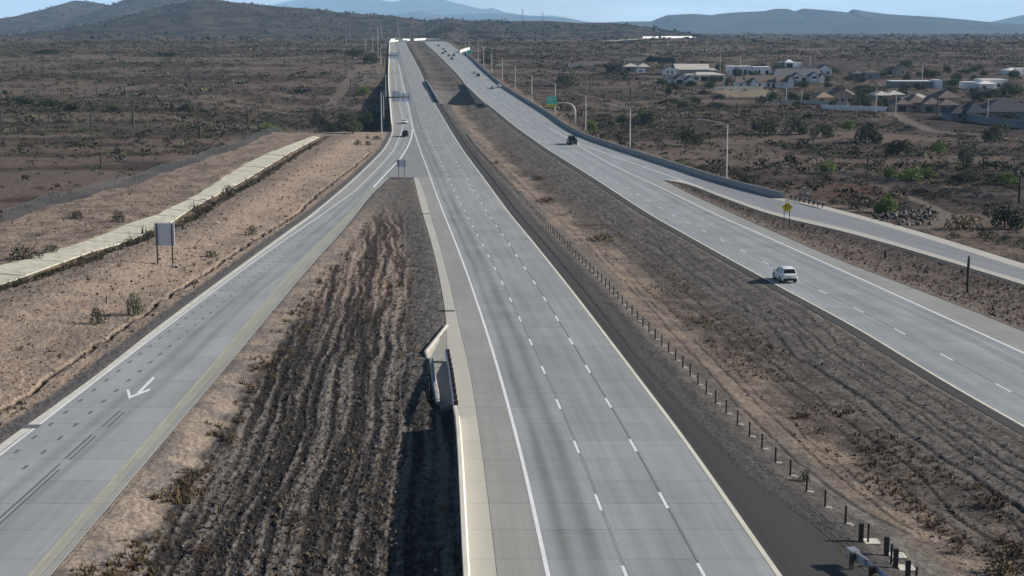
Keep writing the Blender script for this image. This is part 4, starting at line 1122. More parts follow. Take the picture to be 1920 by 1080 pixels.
SPEC = {
 'suv': dict(body=[(-2.25, .42, .62, .92, .74, .84, .70), (-2.15, .30, .60, 1.02, .80, .90, .80), (-1.3, .26, .55, 1.04, .86, .93, .84), (.6, .26, .55, 1.03, .86, .93, .83), (1.0, .26, .55, 1.00, .86, .92, .80), (1.75, .28, .55, .90, .84, .90, .74), (2.2, .34, .55, .78, .74, .80, .62), (2.3, .42, .55, .68, .62, .68, .5)],
   top=[(-2.12, 1.0, .80, 1.04, .80), (-1.78, 1.0, .84, 1.60, .62), (-1.2, 1.0, .85, 1.67, .63), (-.1, 1.0, .85, 1.67, .63), (.35, 1.0, .84, 1.58, .60), (1.12, .96, .80, 1.0, .74)], wheel=(1.33, .36), tall=1.67),
 'sedan': dict(body=[(-2.4, .40, .58, .88, .70, .80, .66), (-2.25, .30, .55, .94, .78, .88, .74), (-1.4, .24, .5, .95, .84, .90, .80), (.7, .24, .5, .93, .84, .90, .80), (1.6, .26, .5, .84, .82, .88, .72), (2.25, .32, .5, .72, .72, .78, .58), (2.38, .4, .5, .62, .58, .64, .46)],
   top=[(-1.75, .92, .76, .95, .74), (-1.05, .92, .80, 1.34, .58), (-.6, .92, .81, 1.43, .60), (.1, .92, .81, 1.43, .60), (.45, .92, .80, 1.35, .58), (1.2, .88, .76, .92, .72)], wheel=(1.4, .33), tall=1.43),
 'pickup': dict(body=[(-2.9, .5, .7, 1.05, .80, .92, .84), (-2.85, .42, .7, 1.12, .86, .95, .90), (-.95, .38, .65, 1.12, .90, .97, .90), (1.0, .38, .65, 1.10, .90, .97, .88), (1.5, .38, .65, 1.10, .90, .96, .86), (2.5, .42, .65, 1.05, .86, .93, .78), (2.8, .5, .65, .95, .76, .82, .64)],
   top=[(-.95, 1.08, .86, 1.14, .84), (-.82, 1.08, .87, 1.80, .66), (-.4, 1.08, .88, 1.86, .68), (.55, 1.08, .88, 1.86, .68), (.8, 1.08, .87, 1.78, .66), (1.5, 1.05, .84, 1.12, .78)], wheel=(1.75, .40), tall=1.86),
}
def vehicle_tree(style, paint, name, rack=False):
    sp = SPEC[style]; o = bpy.data.objects.new(name, None); COL.objects.link(o); o.empty_display_size = .5
    def bev(ob, w):
        b_ = ob.modifiers.new("bevel", 'BEVEL'); b_.width = w; b_.segments = 2; b_.limit_method = 'ANGLE'; b_.angle_limit = R(25); ob.data.shade_smooth()
    bd = loft([sec(*s_) for s_ in sp['body']]).build("body", PAINT[paint], o); bev(bd, .05)
    tops = [[(-wb, y, zb), (-wt, y, zt), (wt, y, zt), (wb, y, zb)] for (y, zb, wb, zt, wt) in sp['top']]
    cabn = loft(tops).build("cabin", PAINT[paint], o); bev(cabn, .06)
    T = sp['top']
    def lerp_sec(i, j, u, side, f):   # point on the side face between stations
        (y0, zb0, wb0, zt0, wt0), (y1, zb1, wb1, zt1, wt1) = T[i], T[j]
        y = y0 + (y1 - y0) * u; zb = zb0 + (zb1 - zb0) * u; wb = wb0 + (wb1 - wb0) * u; zt = zt0 + (zt1 - zt0) * u; wt = wt0 + (wt1 - wt0) * u
        return Vector((side * (wb + (wt - wb) * f + .012), y, zb + (zt - zb) * f))
    for side in (-1, 1):
        for (i, j, u0, u1, tp_) in ((1, 2, .15, .95, None), (2, 3, .05, .47, None), (2, 3, .53, .98, None), (3, 4, .05, .95, None), (4, 5, .02, .62, 'tri')):
            f0, f1 = .14, .86
            q = [lerp_sec(i, j, u0, side, f0), lerp_sec(i, j, u1, side, f0), lerp_sec(i, j, u1, side, f1), lerp_sec(i, j, u0, side, f1)]
            w = MB(); w.poly(q if side > 0 else q[::-1]); w.build("side_window", M['glass'], o)
    def endglass(i, j, nm, d):
        (y0, zb0, wb0, zt0, wt0), (y1, zb1, wb1, zt1, wt1) = T[i], T[j]
        pts = []
        for u, k in ((.12, .9), (.90, .88)):
            y = y0 + (y1 - y0) * u; z = zt0 + (zt1 - zt0) * u; w_ = (wt0 + (wt1 - wt0) * u) * k
            pts.append((w_, y, z))
        n_ = Vector((0, zt1 - zt0, -(y1 - y0))).normalized(); n_ = n_ if n_.z > 0 else -n_
        q = [Vector((-pts[0][0], pts[0][1], pts[0][2])), Vector((pts[0][0], pts[0][1], pts[0][2])), Vector((pts[1][0], pts[1][1], pts[1][2])), Vector((-pts[1][0], pts[1][1], pts[1][2]))]
        w = MB(); w.poly([v + n_ * .018 for v in q]); w.build(nm, M['glass'], o)
    endglass(0, 1, "rear_window", -1); endglass(5, 4, "windscreen", 1)
    wb_, r = sp['wheel']
    for sx in (-1, 1):
        for sy in (-1, 1):
            c_ = Vector((sx * .80, sy * wb_, r)); tb = MB(); n = 18
            tb.tube([(c_.x - .12, c_.y, c_.z), (c_.x + .12, c_.y, c_.z)], r, n); wheel = tb.build("wheel", M['tyre'], o)
            rb_ = MB(); rb_.tube([(c_.x + sx * .118, c_.y, c_.z), (c_.x + sx * .135, c_.y, c_.z)], r * .62, 14); rb_.build("rim", M['rim'], wheel)
            ab = MB(); ab.tube([(c_.x + sx * .02, c_.y, c_.z + .03), (c_.x + sx * .1265, c_.y, c_.z + .03)], r * 1.16, n); ab.build("wheel_arch", M['plastic'], o)
    yr, yf = sp['body'][0][0], sp['body'][-1][0]
    mb = MB(); mb.box(-.76, .76, yr - .05, yr + .22, .30, .56); mb.build("rear_bumper", M['plastic'], o)
    mb = MB(); mb.box(-.62, .62, yf - .2, yf + .03, .30, .52); mb.build("front_bumper", M['plastic'], o)
    for s_ in (-1, 1):
        mb = MB(); mb.box(min(s_ * .52, s_ * .86), max(s_ * .52, s_ * .86), yr + .02, yr + .16, .82, .98); mb.build("tail_light", M['tail'], o)
        mb = MB(); mb.box(min(s_ * .44, s_ * .72), max(s_ * .44, s_ * .72), yf - .16, yf - .02, .60, .74); mb.build("headlight", M['head'], o)
        mb = MB(); ym = T[4][0] + .45; mb.box(min(s_ * .86, s_ * 1.05), max(s_ * .86, s_ * 1.05), ym, ym + .12, T[0][1] + .05, T[0][1] + .22); mb.build("wing_mirror", PAINT[paint], o)
    mb = MB(); mb.box(-.16, .16, yr - .025, yr + .1, .66, .80); mb.build("licence_plate", M['plate'], o)
    if style == 'pickup':
        mb = MB(); mb.box(-.78, .78, -2.7, -1.0, 1.10, 1.125); mb.build("bed_floor", M['plastic'], o)
        for a in ((-.92, -.80, -2.8, -1.0), (.80, .92, -2.8, -1.0), (-.80, .80, -2.86, -2.74)):
            mb = MB(); mb.box(a[0], a[1], a[2], a[3], 1.05, 1.30); mb.build("bed_wall", PAINT[paint], o)
    if rack:
        mb = MB()
        for x in (-.85, .85):
            for y in (-2.7, -1.1): mb.tube([(x, y, 1.2), (x, y, 2.0)], .04, 6)
            mb.tube([(x, -2.8, 2.0), (x, .9, 2.0)], .04, 6)
        for y in (-2.7, -1.1, .6): mb.tube([(-.85, y, 2.0), (.85, y, 2.0)], .04, 6)
        mb.build("ladder_rack", M['plastic'], o)
    return o
_proto = {}
def place_vehicle(style, paint, x, y, line, away, label, cat, name, rack=False, group=None):
    key = (style, paint, rack)
    o = vehicle_tree(style, paint, name) if key not in _proto and not rack else (vehicle_tree(style, paint, name, True) if rack and key not in _proto else copy_tree(_proto[key]))
    _proto.setdefault(key, o)
    p = G(x, y); d = 2.0
    t = Vector((float(line(p.y + d) - line(p.y - d)), 2 * d, float(zroad(p.y + d) - zroad(p.y - d)))).normalized()
    if not away: t = -t
    o.location = p + Vector((0, 0, .012))
    yaw = math.atan2(-t.x, t.y); pitch = math.asin(t.z)
    o.rotation_euler = Euler((pitch, 0, yaw), 'XYZ')
    if style == 'pickup' and rack: o.scale = (1.3, 1.2, 1.2)
    tag(o, label, cat, group); return o
place_vehicle('suv', 'white', 1471, 526.5, mrLeft, True, "white sport utility vehicle driving away in the left lane of the right carriageway", "car", "parked_car".replace("parked_", "sport_utility_"))
place_vehicle('pickup', 'black', 1072, 270.5, mrWhite, True, "black pickup truck driving away on the right carriageway", "pickup truck", "pickup_truck", rack=True)
place_vehicle('sedan', 'white', 759, 231.5, rampW, False, "white car coming down the exit ramp behind a dark pickup", "car", "car")
place_vehicle('pickup', 'black', 760, 256, rampW, False, "dark pickup truck leading on the exit ramp at the gore", "pickup truck", "pickup_truck")
GF = "far vehicles on the right carriageway"
place_vehicle('sedan', 'silver', 923.5, 166.5, mrLeft, True, "silver car on the far right carriageway, left of a white car", "car", "car", group=GF)
place_vehicle('suv', 'white', 936, 164, mrLeft, True, "white car in the right lane beside a silver car", "car", "car", group=GF)
place_vehicle('suv', 'white', 890.5, 137.5, mrLeft, True, "white car just ahead of a dark one on the far right carriageway", "car", "car", group=GF)
place_vehicle('suv', 'black', 896.5, 143, mrLeft, True, "dark car just behind a white one on the far right carriageway", "car", "car", group=GF)
for x, y, st, pt, lab in ((822, 86.8, 'suv', 'black', "farthest dark car on the right carriageway"), (831.5, 93, 'sedan', 'grey', "second farthest dark car on the right carriageway"),
                          (834.5, 98.5, 'suv', 'blue', "right one of a close pair of dark cars far up the road"), (830, 101.3, 'sedan', 'black', "left one of a close pair of dark cars far up the road"),
                          (841.5, 105.6, 'sedan', 'grey', "grey car in the left of three nearest the far group"), (851, 105.2, 'suv', 'black', "dark car in the right lane of the far group"),
                          (847, 111.8, 'suv', 'grey', "nearest dark car of the far group")):
    place_vehicle(st, pt, x, y, mrLeft, True, lab, "car", "car", group=GF)

# ------------------------------------------------------------------ hills and mountains
def z_at(row, Y):
    v = (row - 540) / F_PX
    return CAM_Z - Y * (_s + v * _c) / (_c - v * _s)
def hill_mat(name, c1, c2, sc):
    m = bpy.data.materials.new(name); m.use_nodes = True; nt = m.node_tree; b = nt.nodes["Principled BSDF"]
    b.inputs["Roughness"].default_value = .95; b.inputs["Specular IOR Level"].default_value = .05
    tc = nt.nodes.new("ShaderNodeTexCoord"); n = nt.nodes.new("ShaderNodeTexNoise"); n.inputs["Scale"].default_value = sc; n.inputs["Detail"].default_value = 9; n.inputs["Roughness"].default_value = .62
    r = nt.nodes.new("ShaderNodeValToRGB"); r.color_ramp.elements[0].position = .36; r.color_ramp.elements[1].position = .66
    r.color_ramp.elements[0].color = (*c1, 1); r.color_ramp.elements[1].color = (*c2, 1)
    nt.links.new(tc.outputs["Object"], n.inputs["Vector"]); nt.links.new(n.outputs["Fac"], r.inputs[0]); nt.links.new(r.outputs[0], b.inputs["Base Color"]); return m
M['hill'] = hill_mat("scrubby_hillside", (.016, .015, .015), (.10, .08, .066), .022)
M['rock'] = hill_mat("mountain_rock", (.018, .019, .022), (.075, .066, .062), .002)
HILL_BUSH = []
def ridge(name, label, outline, D, T, material, nx=220, ny=46, rough=.10, seed=1, base_row=None, sharp=1.5):
    xs = np.linspace(outline[0][0], outline[-1][0], nx)
    rw = np.interp(xs, [p[0] for p in outline], [p[1] for p in outline])
    ev = np.linspace(-1, 1, ny)
    base = float(zroad(np.array(D))) - 6 if base_row is None else z_at(base_row, D)
    top = z_at(rw, D) - base
    X0 = (xs - 960) / F_PX * D * 1.015
    EE, XX = np.meshgrid(ev, X0, indexing='ij'); TT = np.meshgrid(ev, top, indexing='ij')[1]
    YY = D + EE * T + (fbm(XX / T * 2.0, XX * 0 + seed, 3, seed) - .5) * T * .5 * (1 - np.abs(EE))
    e = np.clip(np.abs(EE), 0, 1)
    bell = (1 - e) ** sharp
    rn = fbm(XX / T * 4.2 + seed, YY / T * 4.2, 5, seed + 3); rid = 1 - np.abs(2 * rn - 1)
    H = TT * np.clip(bell + (rid - .62) * rough * 6 * e * (1 - e), 0, 1.02)
    H = np.where(e > .985, -8, H)
    H = H + np.where(e < .97, (fbm(XX / T * 17, YY / T * 13, 4, seed + 8) - .5) * TT * rough * 1.1 * np.minimum(1, 3 * e), 0)
    co = np.stack([XX, YY, base + H], -1).reshape(-1, 3)
    if name == "hill":
        r = np.random.default_rng(seed); n = int(nx * 16); fy = r.uniform(0, ny * .52, n); fx = r.uniform(0, nx - 1.01, n); iy, ixx = fy.astype(int), fx.astype(int); wy, wx = fy - iy, fx - ixx
        g4 = lambda A: (A[iy, ixx] * (1 - wy) * (1 - wx) + A[iy, ixx + 1] * (1 - wy) * wx + A[iy + 1, ixx] * wy * (1 - wx) + A[iy + 1, ixx + 1] * wy * wx)
        bx, by, bz = g4(XX), g4(YY), g4(base + H); k = fbm(bx / T * 7, by / T * 7, 3, seed + 5) > .46
        HILL_BUSH.append((bx[k], by[k], bz[k]))
    ix = np.arange(nx * ny).reshape(ny, nx); q = np.stack([ix[:-1, :-1], ix[:-1, 1:], ix[1:, 1:], ix[1:, :-1]], -1).reshape(-1, 4)
    return tag(link(name, np_mesh(name, co, q, material, True), None), label, "hill" if "hill" in name else "mountain", kind="structure")
ridge("hill", "long low brown scrub-covered hill behind the freeway's far end", [(150, 58), (250, 34), (330, 10), (400, 1), (430, 2), (480, 5), (530, 10.5), (580, 15), (630, 19), (652, 23), (705, 27), (722, 27), (755, 31), (810, 38), (830, 36), (847, 34.5), (870, 37), (890, 40), (910, 37.5), (955, 39.5), (1027, 39), (1085, 43), (1135, 43), (1175, 46.5), (1222, 55), (1260, 61), (1310, 68)], 3300, 900, M['hill'], 330, 70, .13, 3)
ridge("hill", "grey hill with two summits at the top left", [(-260, 48), (-60, 44), (40, 40), (92, 27), (112, 19), (140, 7), (165, -1), (185, 0), (210, 5.5), (235, 9), (252, 5), (272, -6), (310, -15), (380, -10), (450, 0), (520, 16), (600, 40)], 5600, 1500, M['hill'], 260, 50, .12, 5)
ridge("hill", "dark spur of the brown hill above the right carriageway's end", [(790, 70), (815, 60), (835, 50), (848, 47), (862, 50), (880, 56), (905, 55), (940, 62), (975, 70)], 2450, 260, M['hill'], 120, 40, .14, 9)
ridge("mountain", "pale blue mountain range far behind the freeway", [(380, 52), (460, 30), (520, 10), (570, -2), (640, -14), (700, -10), (726, 0), (742, 3.5), (756, 2), (775, -8), (812, -12), (842, 0), (880, 9.5), (905, 16), (925, 14), (945, 21), (975, 27), (1000, 29), (1035, 28.5), (1060, 32.5), (1098, 41), (1130, 54)], 29500, 4200, M['rock'], 300, 70, .16, 12)
ridge("mountain", "lower blue ridge in front of the pale mountain range", [(640, 56), (730, 34), (765, 24), (790, 19.5), (830, 27), (850, 28), (880, 25), (935, 24.5), (1000, 29.5), (1060, 34), (1100, 42), (1150, 56)], 20500, 2500, M['rock'], 220, 60, .15, 15)
ridge("mountain", "blue mesa-like mountain on the right horizon", [(1060, 50), (1090, 41), (1130, 41.5), (1160, 40), (1214, 39.5), (1228, 33), (1242, 27.5), (1292, 25), (1322, 27.5), (1345, 24), (1372, 21.5), (1420, 19.5), (1440, 15), (1462, 15), (1476, 20), (1492, 14.5), (1536, 19), (1568, 22.5), (1577, 16.5), (1600, 20), (1640, 25), (1750, 33), (1850, 42), (1980, 52)], 10500, 1400, M['rock'], 330, 60, .14, 18)
ridge("mountain", "faint blue mountain at the far right edge", [(1740, 54), (1820, 42), (1880, 28), (1920, 24), (1990, 16), (2080, 20), (2200, 44)], 17500, 2200, M['rock'], 120, 50, .14, 22)

# ------------------------------------------------------------------ houses
HM = dict(white=mat("white_stucco", (.82, .82, .82), .85, noise=(.6, .06)), tan=mat("tan_stucco", (.40, .33, .255), .85, noise=(.6, .08)), grey=mat("grey_stucco", (.30, .305, .31), .85, noise=(.6, .08)), blue=mat("blue_grey_stucco", (.20, .225, .25), .85),
          darkroof=mat("dark_roof", (.055, .052, .055), .85, noise=(1.5, .15)), greyroof=mat("grey_roof", (.12, .125, .135), .85, noise=(1.5, .15)), tanroof=mat("tan_tile_roof", (.30, .23, .18), .85, noise=(1.5, .15)), palroof=mat("pale_roof", (.5, .47, .42), .85, noise=(1.5, .1)), brownroof=mat("brown_tile_roof", (.145, .115, .105), .85, noise=(1.5, .15)), whiteroof=mat("white_roof", (.74, .74, .74), .8),
          navy=mat("navy_roof", (.045, .05, .065), .8, noise=(1.5, .15)), frame=mat("window_frame", (.5, .5, .5), .6), door=mat("dark_door", (.035, .035, .04), .6), solar=mat("solar_panel", (.012, .014, .022), .15, 0, .6))
def house(label, x, yb, blocks, openings=(), rz=0.0, solar=None):
    s = ppm(yb); p = G(x, yb); p.z = min(p.z, gz(p.x, p.y)) 
    o = thing("house", label, "house", p, rz, group="houses of the desert suburb")
    f = lambda px: (px - x) / s
    roofs = []
    for (x0, x1, dy, dep, h, wall_m, roof, rh, roof_m) in blocks:
        a, b_ = f(x0), f(x1); mb = MB()
        if roof == 'gy':
            mb.prism([(a, -1.5), (b_, -1.5), (b_, h), ((a + b_) / 2, h + rh * .96), (a, h)], dy, dy + dep)
        elif roof == 'gx':
            m_ = dy + dep / 2
            mb.v = [(a, dy, -1.5), (a, dy + dep, -1.5), (a, dy + dep, h), (a, m_, h + rh * .96), (a, dy, h), (b_, dy, -1.5), (b_, dy + dep, -1.5), (b_, dy + dep, h), (b_, m_, h + rh * .96), (b_, dy, h)]
            mb.f = [(4, 3, 2, 1, 0), (5, 6, 7, 8, 9), (0, 5, 9, 4), (1, 2, 7, 6)]
        else: mb.box(a, b_, dy, dy + dep, -1.5, h)
        mb.build("wall", HM[wall_m], o)
        mb = MB(); ov = .55; t = .22; za = h - .04
        if roof == 'flat':
            mb.box(a - .12, b_ + .12, dy - .12, dy + dep + .12, h + .004, h + .45)
        elif roof == 'hip':
            r = min((b_ - a), dep) / 2; A, B, Cc, D_ = a - ov, b_ + ov, dy - ov, dy + dep + ov
            if (b_ - a) >= dep: R0, R1 = (a + dep / 2, dy + dep / 2, h + rh), (b_ - dep / 2, dy + dep / 2, h + rh)
            else: R0, R1 = ((a + b_) / 2, dy + r, h + rh), ((a + b_) / 2, dy + dep - r, h + rh)
            mb.v = [(A, Cc, za), (B, Cc, za), (B, D_, za), (A, D_, za), R0, R1, (A, Cc, za - t), (B, Cc, za - t), (B, D_, za - t), (A, D_, za - t)]
            if (b_ - a) >= dep: mb.f = [(0, 1, 5, 4), (1, 2, 5), (2, 3, 4, 5), (3, 0, 4)]
            else: mb.f = [(0, 1, 4), (1, 2, 5, 4), (2, 3, 5), (3, 0, 4, 5)]
            mb.f += [(6, 7, 1, 0), (7, 8, 2, 1), (8, 9, 3, 2), (9, 6, 0, 3), (9, 8, 7, 6)]
        elif roof == 'gy':
            c_ = (a + b_) / 2; k = ov * rh / max(.1, (b_ - a) / 2)
            for e, sg in ((a - ov, 1), (b_ + ov, -1)):
                q = [(e, h - k), (c_, h + rh), (c_, h + rh + t), (e, h - k + t)]
                mb.prism(q if sg > 0 else q[::-1], dy - .35, dy + dep + .35)
        elif roof == 'gx':
            m_ = dy + dep / 2; k = ov * rh / (dep / 2)
            for e in (dy - ov, dy + dep + ov):
                n = len(mb.v); mb.v += [(xx, yy, zz) for xx in (a - .35, b_ + .35) for yy, zz in ((e, h - k), (m_, h + rh), (m_, h + rh + t), (e, h - k + t))]
                mb.f += [tuple(n + i for i in q) for q in ((0, 1, 2, 3), (7, 6, 5, 4), (0, 4, 5, 1), (1, 5, 6, 2), (2, 6, 7, 3), (3, 7, 4, 0))]
        roofs.append(mb.build("roof", HM[roof_m], o))
    for (kind, x0, x1, z0, z1, dy) in openings:
        a, b_ = f(x0), f(x1)
        if kind == 'w':
            mb = MB(); mb.box(a - .1, b_ + .1, dy - .06, dy + .02, z0 - .1, z1 + .1); w = mb.build("window", HM['frame'], o)
            mb = MB(); mb.box(a, b_, dy - .08, dy - .062, z0, z1); mb.build("pane", M['glass'], w)
        else:
            mb = MB(); mb.box(a, b_, dy - .07, dy + .02, z0, z1); mb.build("garage_door" if kind == 'g' else "door", HM['door'], o)
    if solar:
        a, b_, y0, y1, z0, z1 = solar; mb = MB(); mb.poly([(f(a), y0, z0), (f(b_), y0, z0), (f(b_), y1, z1), (f(a), y1, z1)]); mb.build("solar_panel", HM['solar'], o)
    return o
house("low grey-white house under a pale roof behind dark trees", 1192, 131, [(1170, 1197, 0, 11, 2.9, 'grey', 'hip', 1.9, 'palroof'), (1196, 1217, -2, 12, 2.8, 'grey', 'hip', 2.2, 'palroof')], [('d', 1174, 1182, 0, 2.2, 0), ('w', 1200, 1204, .9, 2.1, -2)])
house("white cottage joined to a wide grey gable left of the long porch", 1300, 137, [(1243, 1268, -2, 10, 3.2, 'white', 'gy', 1.5, 'greyroof'), (1267, 1330, 0, 16, 3.0, 'grey', 'gx', 2.9, 'palroof'), (1330, 1346, 3, 10, 2.6, 'grey', 'hip', 1.2, 'palroof')], [('w', 1250, 1253, .8, 2.3, -2), ('w', 1258, 1261, .8, 2.3, -2)])
house("long white house with a row of dark porch openings", 1324, 149.5, [(1288, 1360, 0, 13, 3.4, 'white', 'hip', 1.3, 'palroof')], [('w', 1302, 1310, .9, 2.2, 0), ('d', 1314, 1327, 0, 2.5, 0), ('d', 1330, 1344, 0, 2.5, 0), ('d', 1346, 1355, .1, 2.5, 0)])
house("pair of white gabled garages with dark doors", 1278, 154, [(1250, 1282, 2, 12, 2.7, 'white', 'gx', 1.6, 'darkroof'), (1266, 1282.5, -1.5, 9, 2.7, 'white', 'gy', 1.7, 'darkroof'), (1283.5, 1302, -5, 9, 2.4, 'white', 'gy', 1.6, 'darkroof')], [('g', 1268, 1279.5, 0, 2.2, -1.5), ('g', 1286, 1298, 0, 1.7, -5)])
house("flat-roofed white modern house in two blocks", 1406, 138, [(1367, 1410, 0, 14, 4.6, 'white', 'flat', 0, 'whiteroof'), (1411, 1444.5, -2, 14, 4.3, 'white', 'flat', 0, 'whiteroof')], [('d', 1383, 1391, 0, 3.2, 0), ('d', 1394, 1400, 0, 3.0, 0), ('w', 1403, 1408, .8, 2.6, 0), ('w', 1414, 1418, .3, 2.6, -2), ('w', 1421, 1424, 0, 3.0, -2), ('w', 1434, 1440, .3, 2.6, -2)])
house("small white house behind the roofs, topmost of the suburb", 1482, 124, [(1458, 1474, 2, 9, 3, 'blue', 'hip', 1.2, 'greyroof'), (1472, 1489, 0, 10, 3.3, 'white', 'hip', 1.8, 'whiteroof'), (1489, 1505, 1, 9, 2.6, 'white', 'flat', 0, 'whiteroof')], [('d', 1475, 1486, 0, 2.4, 0)])
house("white house with a white gable under a dark roof edge, behind the grey roofs", 1534, 138.5, [(1510, 1552, 3, 12, 3.2, 'white', 'gx', 2.2, 'darkroof'), (1533, 1560, 0, 10, 3.4, 'white', 'gy', 2.4, 'darkroof')], [('w', 1550, 1555, .8, 2.4, 0), ('w', 1537, 1541, .8, 2.6, 0)])
house("large white house under a grey roof with three front gables", 1504, 151.5, [(1460, 1542, 3, 15, 3.4, 'white', 'gx', 3.4, 'greyroof'), (1487, 1502, 0, 8, 3.3, 'white', 'gy', 1.7, 'greyroof'), (1518, 1536, 0, 8, 3.3, 'white', 'gy', 1.9, 'greyroof'), (1536, 1545, -1.5, 8, 3.2, 'white', 'gy', 1.2, 'greyroof')], [('g', 1505, 1513, 0, 2.3, 3), ('w', 1491, 1498, 2.0, 2.9, 0), ('w', 1522, 1531, 2.1, 3.0, 0)])
house("white gabled farmhouse with a brown roof and a bright sunlit end", 1436, 161.5, [(1383, 1408, 2, 11, 2.8, 'white', 'gx', 1.9, 'brownroof'), (1401, 1481, 3, 12, 3.2, 'white', 'gx', 2.9, 'brownroof'), (1408, 1420, 0, 8, 3.1, 'white', 'gy', 1.8, 'brownroof'), (1457, 1476, -1, 9, 3.3, 'white', 'gx', 2.3, 'brownroof'), (1476.5, 1487, -1.5, 9.5, 4.6, 'white', 'gy', 1.5, 'brownroof')], [('d', 1388, 1392, 0, 2.2, 2), ('w', 1402, 1406, .9, 2.3, 2), ('w', 1424, 1428, .7, 2.3, 3), ('w', 1440, 1445, .7, 2.3, 3), ('d', 1450, 1454, 0, 2.5, 3)])
house("tan house with a dark solar panel on its lit hip roof", 1570, 191.5, [(1531, 1563, 0, 11, 3.0, 'tan', 'hip', 2.3, 'tanroof'), (1560, 1602, 2.5, 13, 3.5, 'tan', 'gy', 2.8, 'brownroof'), (1583, 1611, 8, 12, 3.8, 'tan', 'hip', 2.4, 'tanroof')], [('w', 1566, 1574, 1.0, 2.3, 2.5), ('w', 1580, 1584, .9, 2.4, 2.5), ('w', 1592, 1597, .9, 2.4, 2.5), ('d', 1536, 1545, 0, 2.2, 0)], solar=(1553, 1560, 1.0, 4.2, 3.75, 5.0))
house("small tan gabled house with two dark upper windows", 1695, 143, [(1681, 1710, 0, 10, 4.0, 'tan', 'gy', 2.4, 'tanroof')], [('w', 1691, 1694, 2.4, 3.6, 0), ('w', 1700.5, 1703.5, 2.4, 3.6, 0)])
house("blue-grey house with a flat-topped wing beside dark trees", 1632, 144.5, [(1600, 1622, 2, 10, 3.2, 'blue', 'hip', 1.6, 'greyroof'), (1622, 1650, 0, 10, 3.8, 'grey', 'hip', 1.6, 'brownroof')], [('w', 1606, 1611, .8, 2.4, 2), ('d', 1617, 1620, 0, 2.4, 2), ('w', 1630, 1634, .8, 2.4, 0)])
house("long low house with a white roof edge over a front coloured as shade", 1720, 162.5, [(1675, 1753, 3, 12, 3.0, 'blue', 'flat', 0, 'whiteroof'), (1753.3, 1766, -1, 10, 3.6, 'white', 'flat', 0, 'whiteroof')], [('w', 1690, 1700, .8, 2.3, 3), ('w', 1715, 1722, .8, 2.3, 3), ('d', 1735, 1741, 0, 2.3, 3)])  # front wall gets blue-grey stucco to paint in its shade
house("dark brown roofed house behind the street lamp bend", 1712, 205.5, [(1682, 1712, 1.5, 12, 3.0, 'tan', 'hip', 2.2, 'brownroof'), (1708, 1746, 4, 14, 3.6, 'tan', 'hip', 2.8, 'brownroof')], [('g', 1686, 1700, 0, 2.3, 1.5), ('w', 1716, 1722, .9, 2.2, 4), ('w', 1731, 1737, .9, 2.2, 4)])
house("tan house with layered brown hip roofs and a pale roof behind", 1778, 206, [(1731, 1772, 0, 13, 3.2, 'tan', 'hip', 2.5, 'brownroof'), (1758, 1794, -2, 11, 3.0, 'tan', 'hip', 2.3, 'brownroof'), (1768, 1811, 7, 15, 5.4, 'tan', 'hip', 2.9, 'brownroof'), (1728, 1778, 20, 12, 4.2, 'tan', 'hip', 2.2, 'palroof')], [('g', 1736, 1749, 0, 2.3, 0), ('w', 1762, 1770, .9, 2.2, -2), ('w', 1776, 1781, .9, 2.2, -2)])
house("blue-grey house with a broad navy roof at the right edge", 1850, 222.5, [(1785, 1818, 1, 12, 2.8, 'blue', 'hip', 2.6, 'navy'), (1812, 1850, 0, 13, 3.0, 'blue', 'hip', 3.6, 'navy'), (1848, 1960, 5, 18, 3.2, 'blue', 'hip', 4.4, 'navy')], [('w', 1799, 1804, .9, 2.3, 1), ('w', 1816, 1821, .6, 2.3, 0), ('w', 1905, 1915, .8, 2.2, 5)])
house("white flat-roofed villa among trees near the right edge", 1860, 166, [(1816, 1840, 6, 10, 3.6, 'white', 'flat', 0, 'whiteroof'), (1836, 1864, 0, 10, 3.4, 'white', 'hip', 1.4, 'whiteroof'), (1850, 1901, 9, 12, 4.8, 'white', 'flat', 0, 'whiteroof')], [('w', 1843, 1848, .8, 2.2, 0), ('w', 1880, 1886, 1.5, 3.2, 9)])
house("white house cut by the right edge above the villa", 1905, 138.5, [(1888, 1912, 0, 10, 3.0, 'white', 'hip', 1.4, 'whiteroof'), (1908, 1940, 2, 12, 3.6, 'white', 'flat', 0, 'whiteroof')], [('w', 1895, 1899, .8, 2.2, 0)])
house("low house with pale tan roofs just left of the brown hip roofs", 1668, 184, [(1643, 1672, 2, 12, 2.4, 'tan', 'hip', 1.7, 'palroof'), (1668, 1700, 4, 12, 2.6, 'tan', 'hip', 1.8, 'palroof')], [('w', 1650, 1655, .8, 2.0, 2)])
# trailer
p = G(1202, 138.5); s = ppm(138.5)
o = thing("travel_trailer", "small white travel trailer parked alone left of the garages", "trailer", p)
mb = MB(); mb.prism([(-2.6, .5), (2.4, .5), (2.7, 1.1), (2.4, 2.9), (-2.5, 2.9), (-2.8, 1.4)], 0, 2.4); mb.build("body", HM['white'], o)
mb = MB(); mb.box(-1.3, .9, -.03, .001, 1.35, 2.0); mb.build("window", M['glass'], o)
for xx in (-.5, .4):
    mb = MB(); mb.tube([(xx, .05, .34), (xx, .3, .34)], .33, 12); mb.build("wheel", M['tyre'], o)
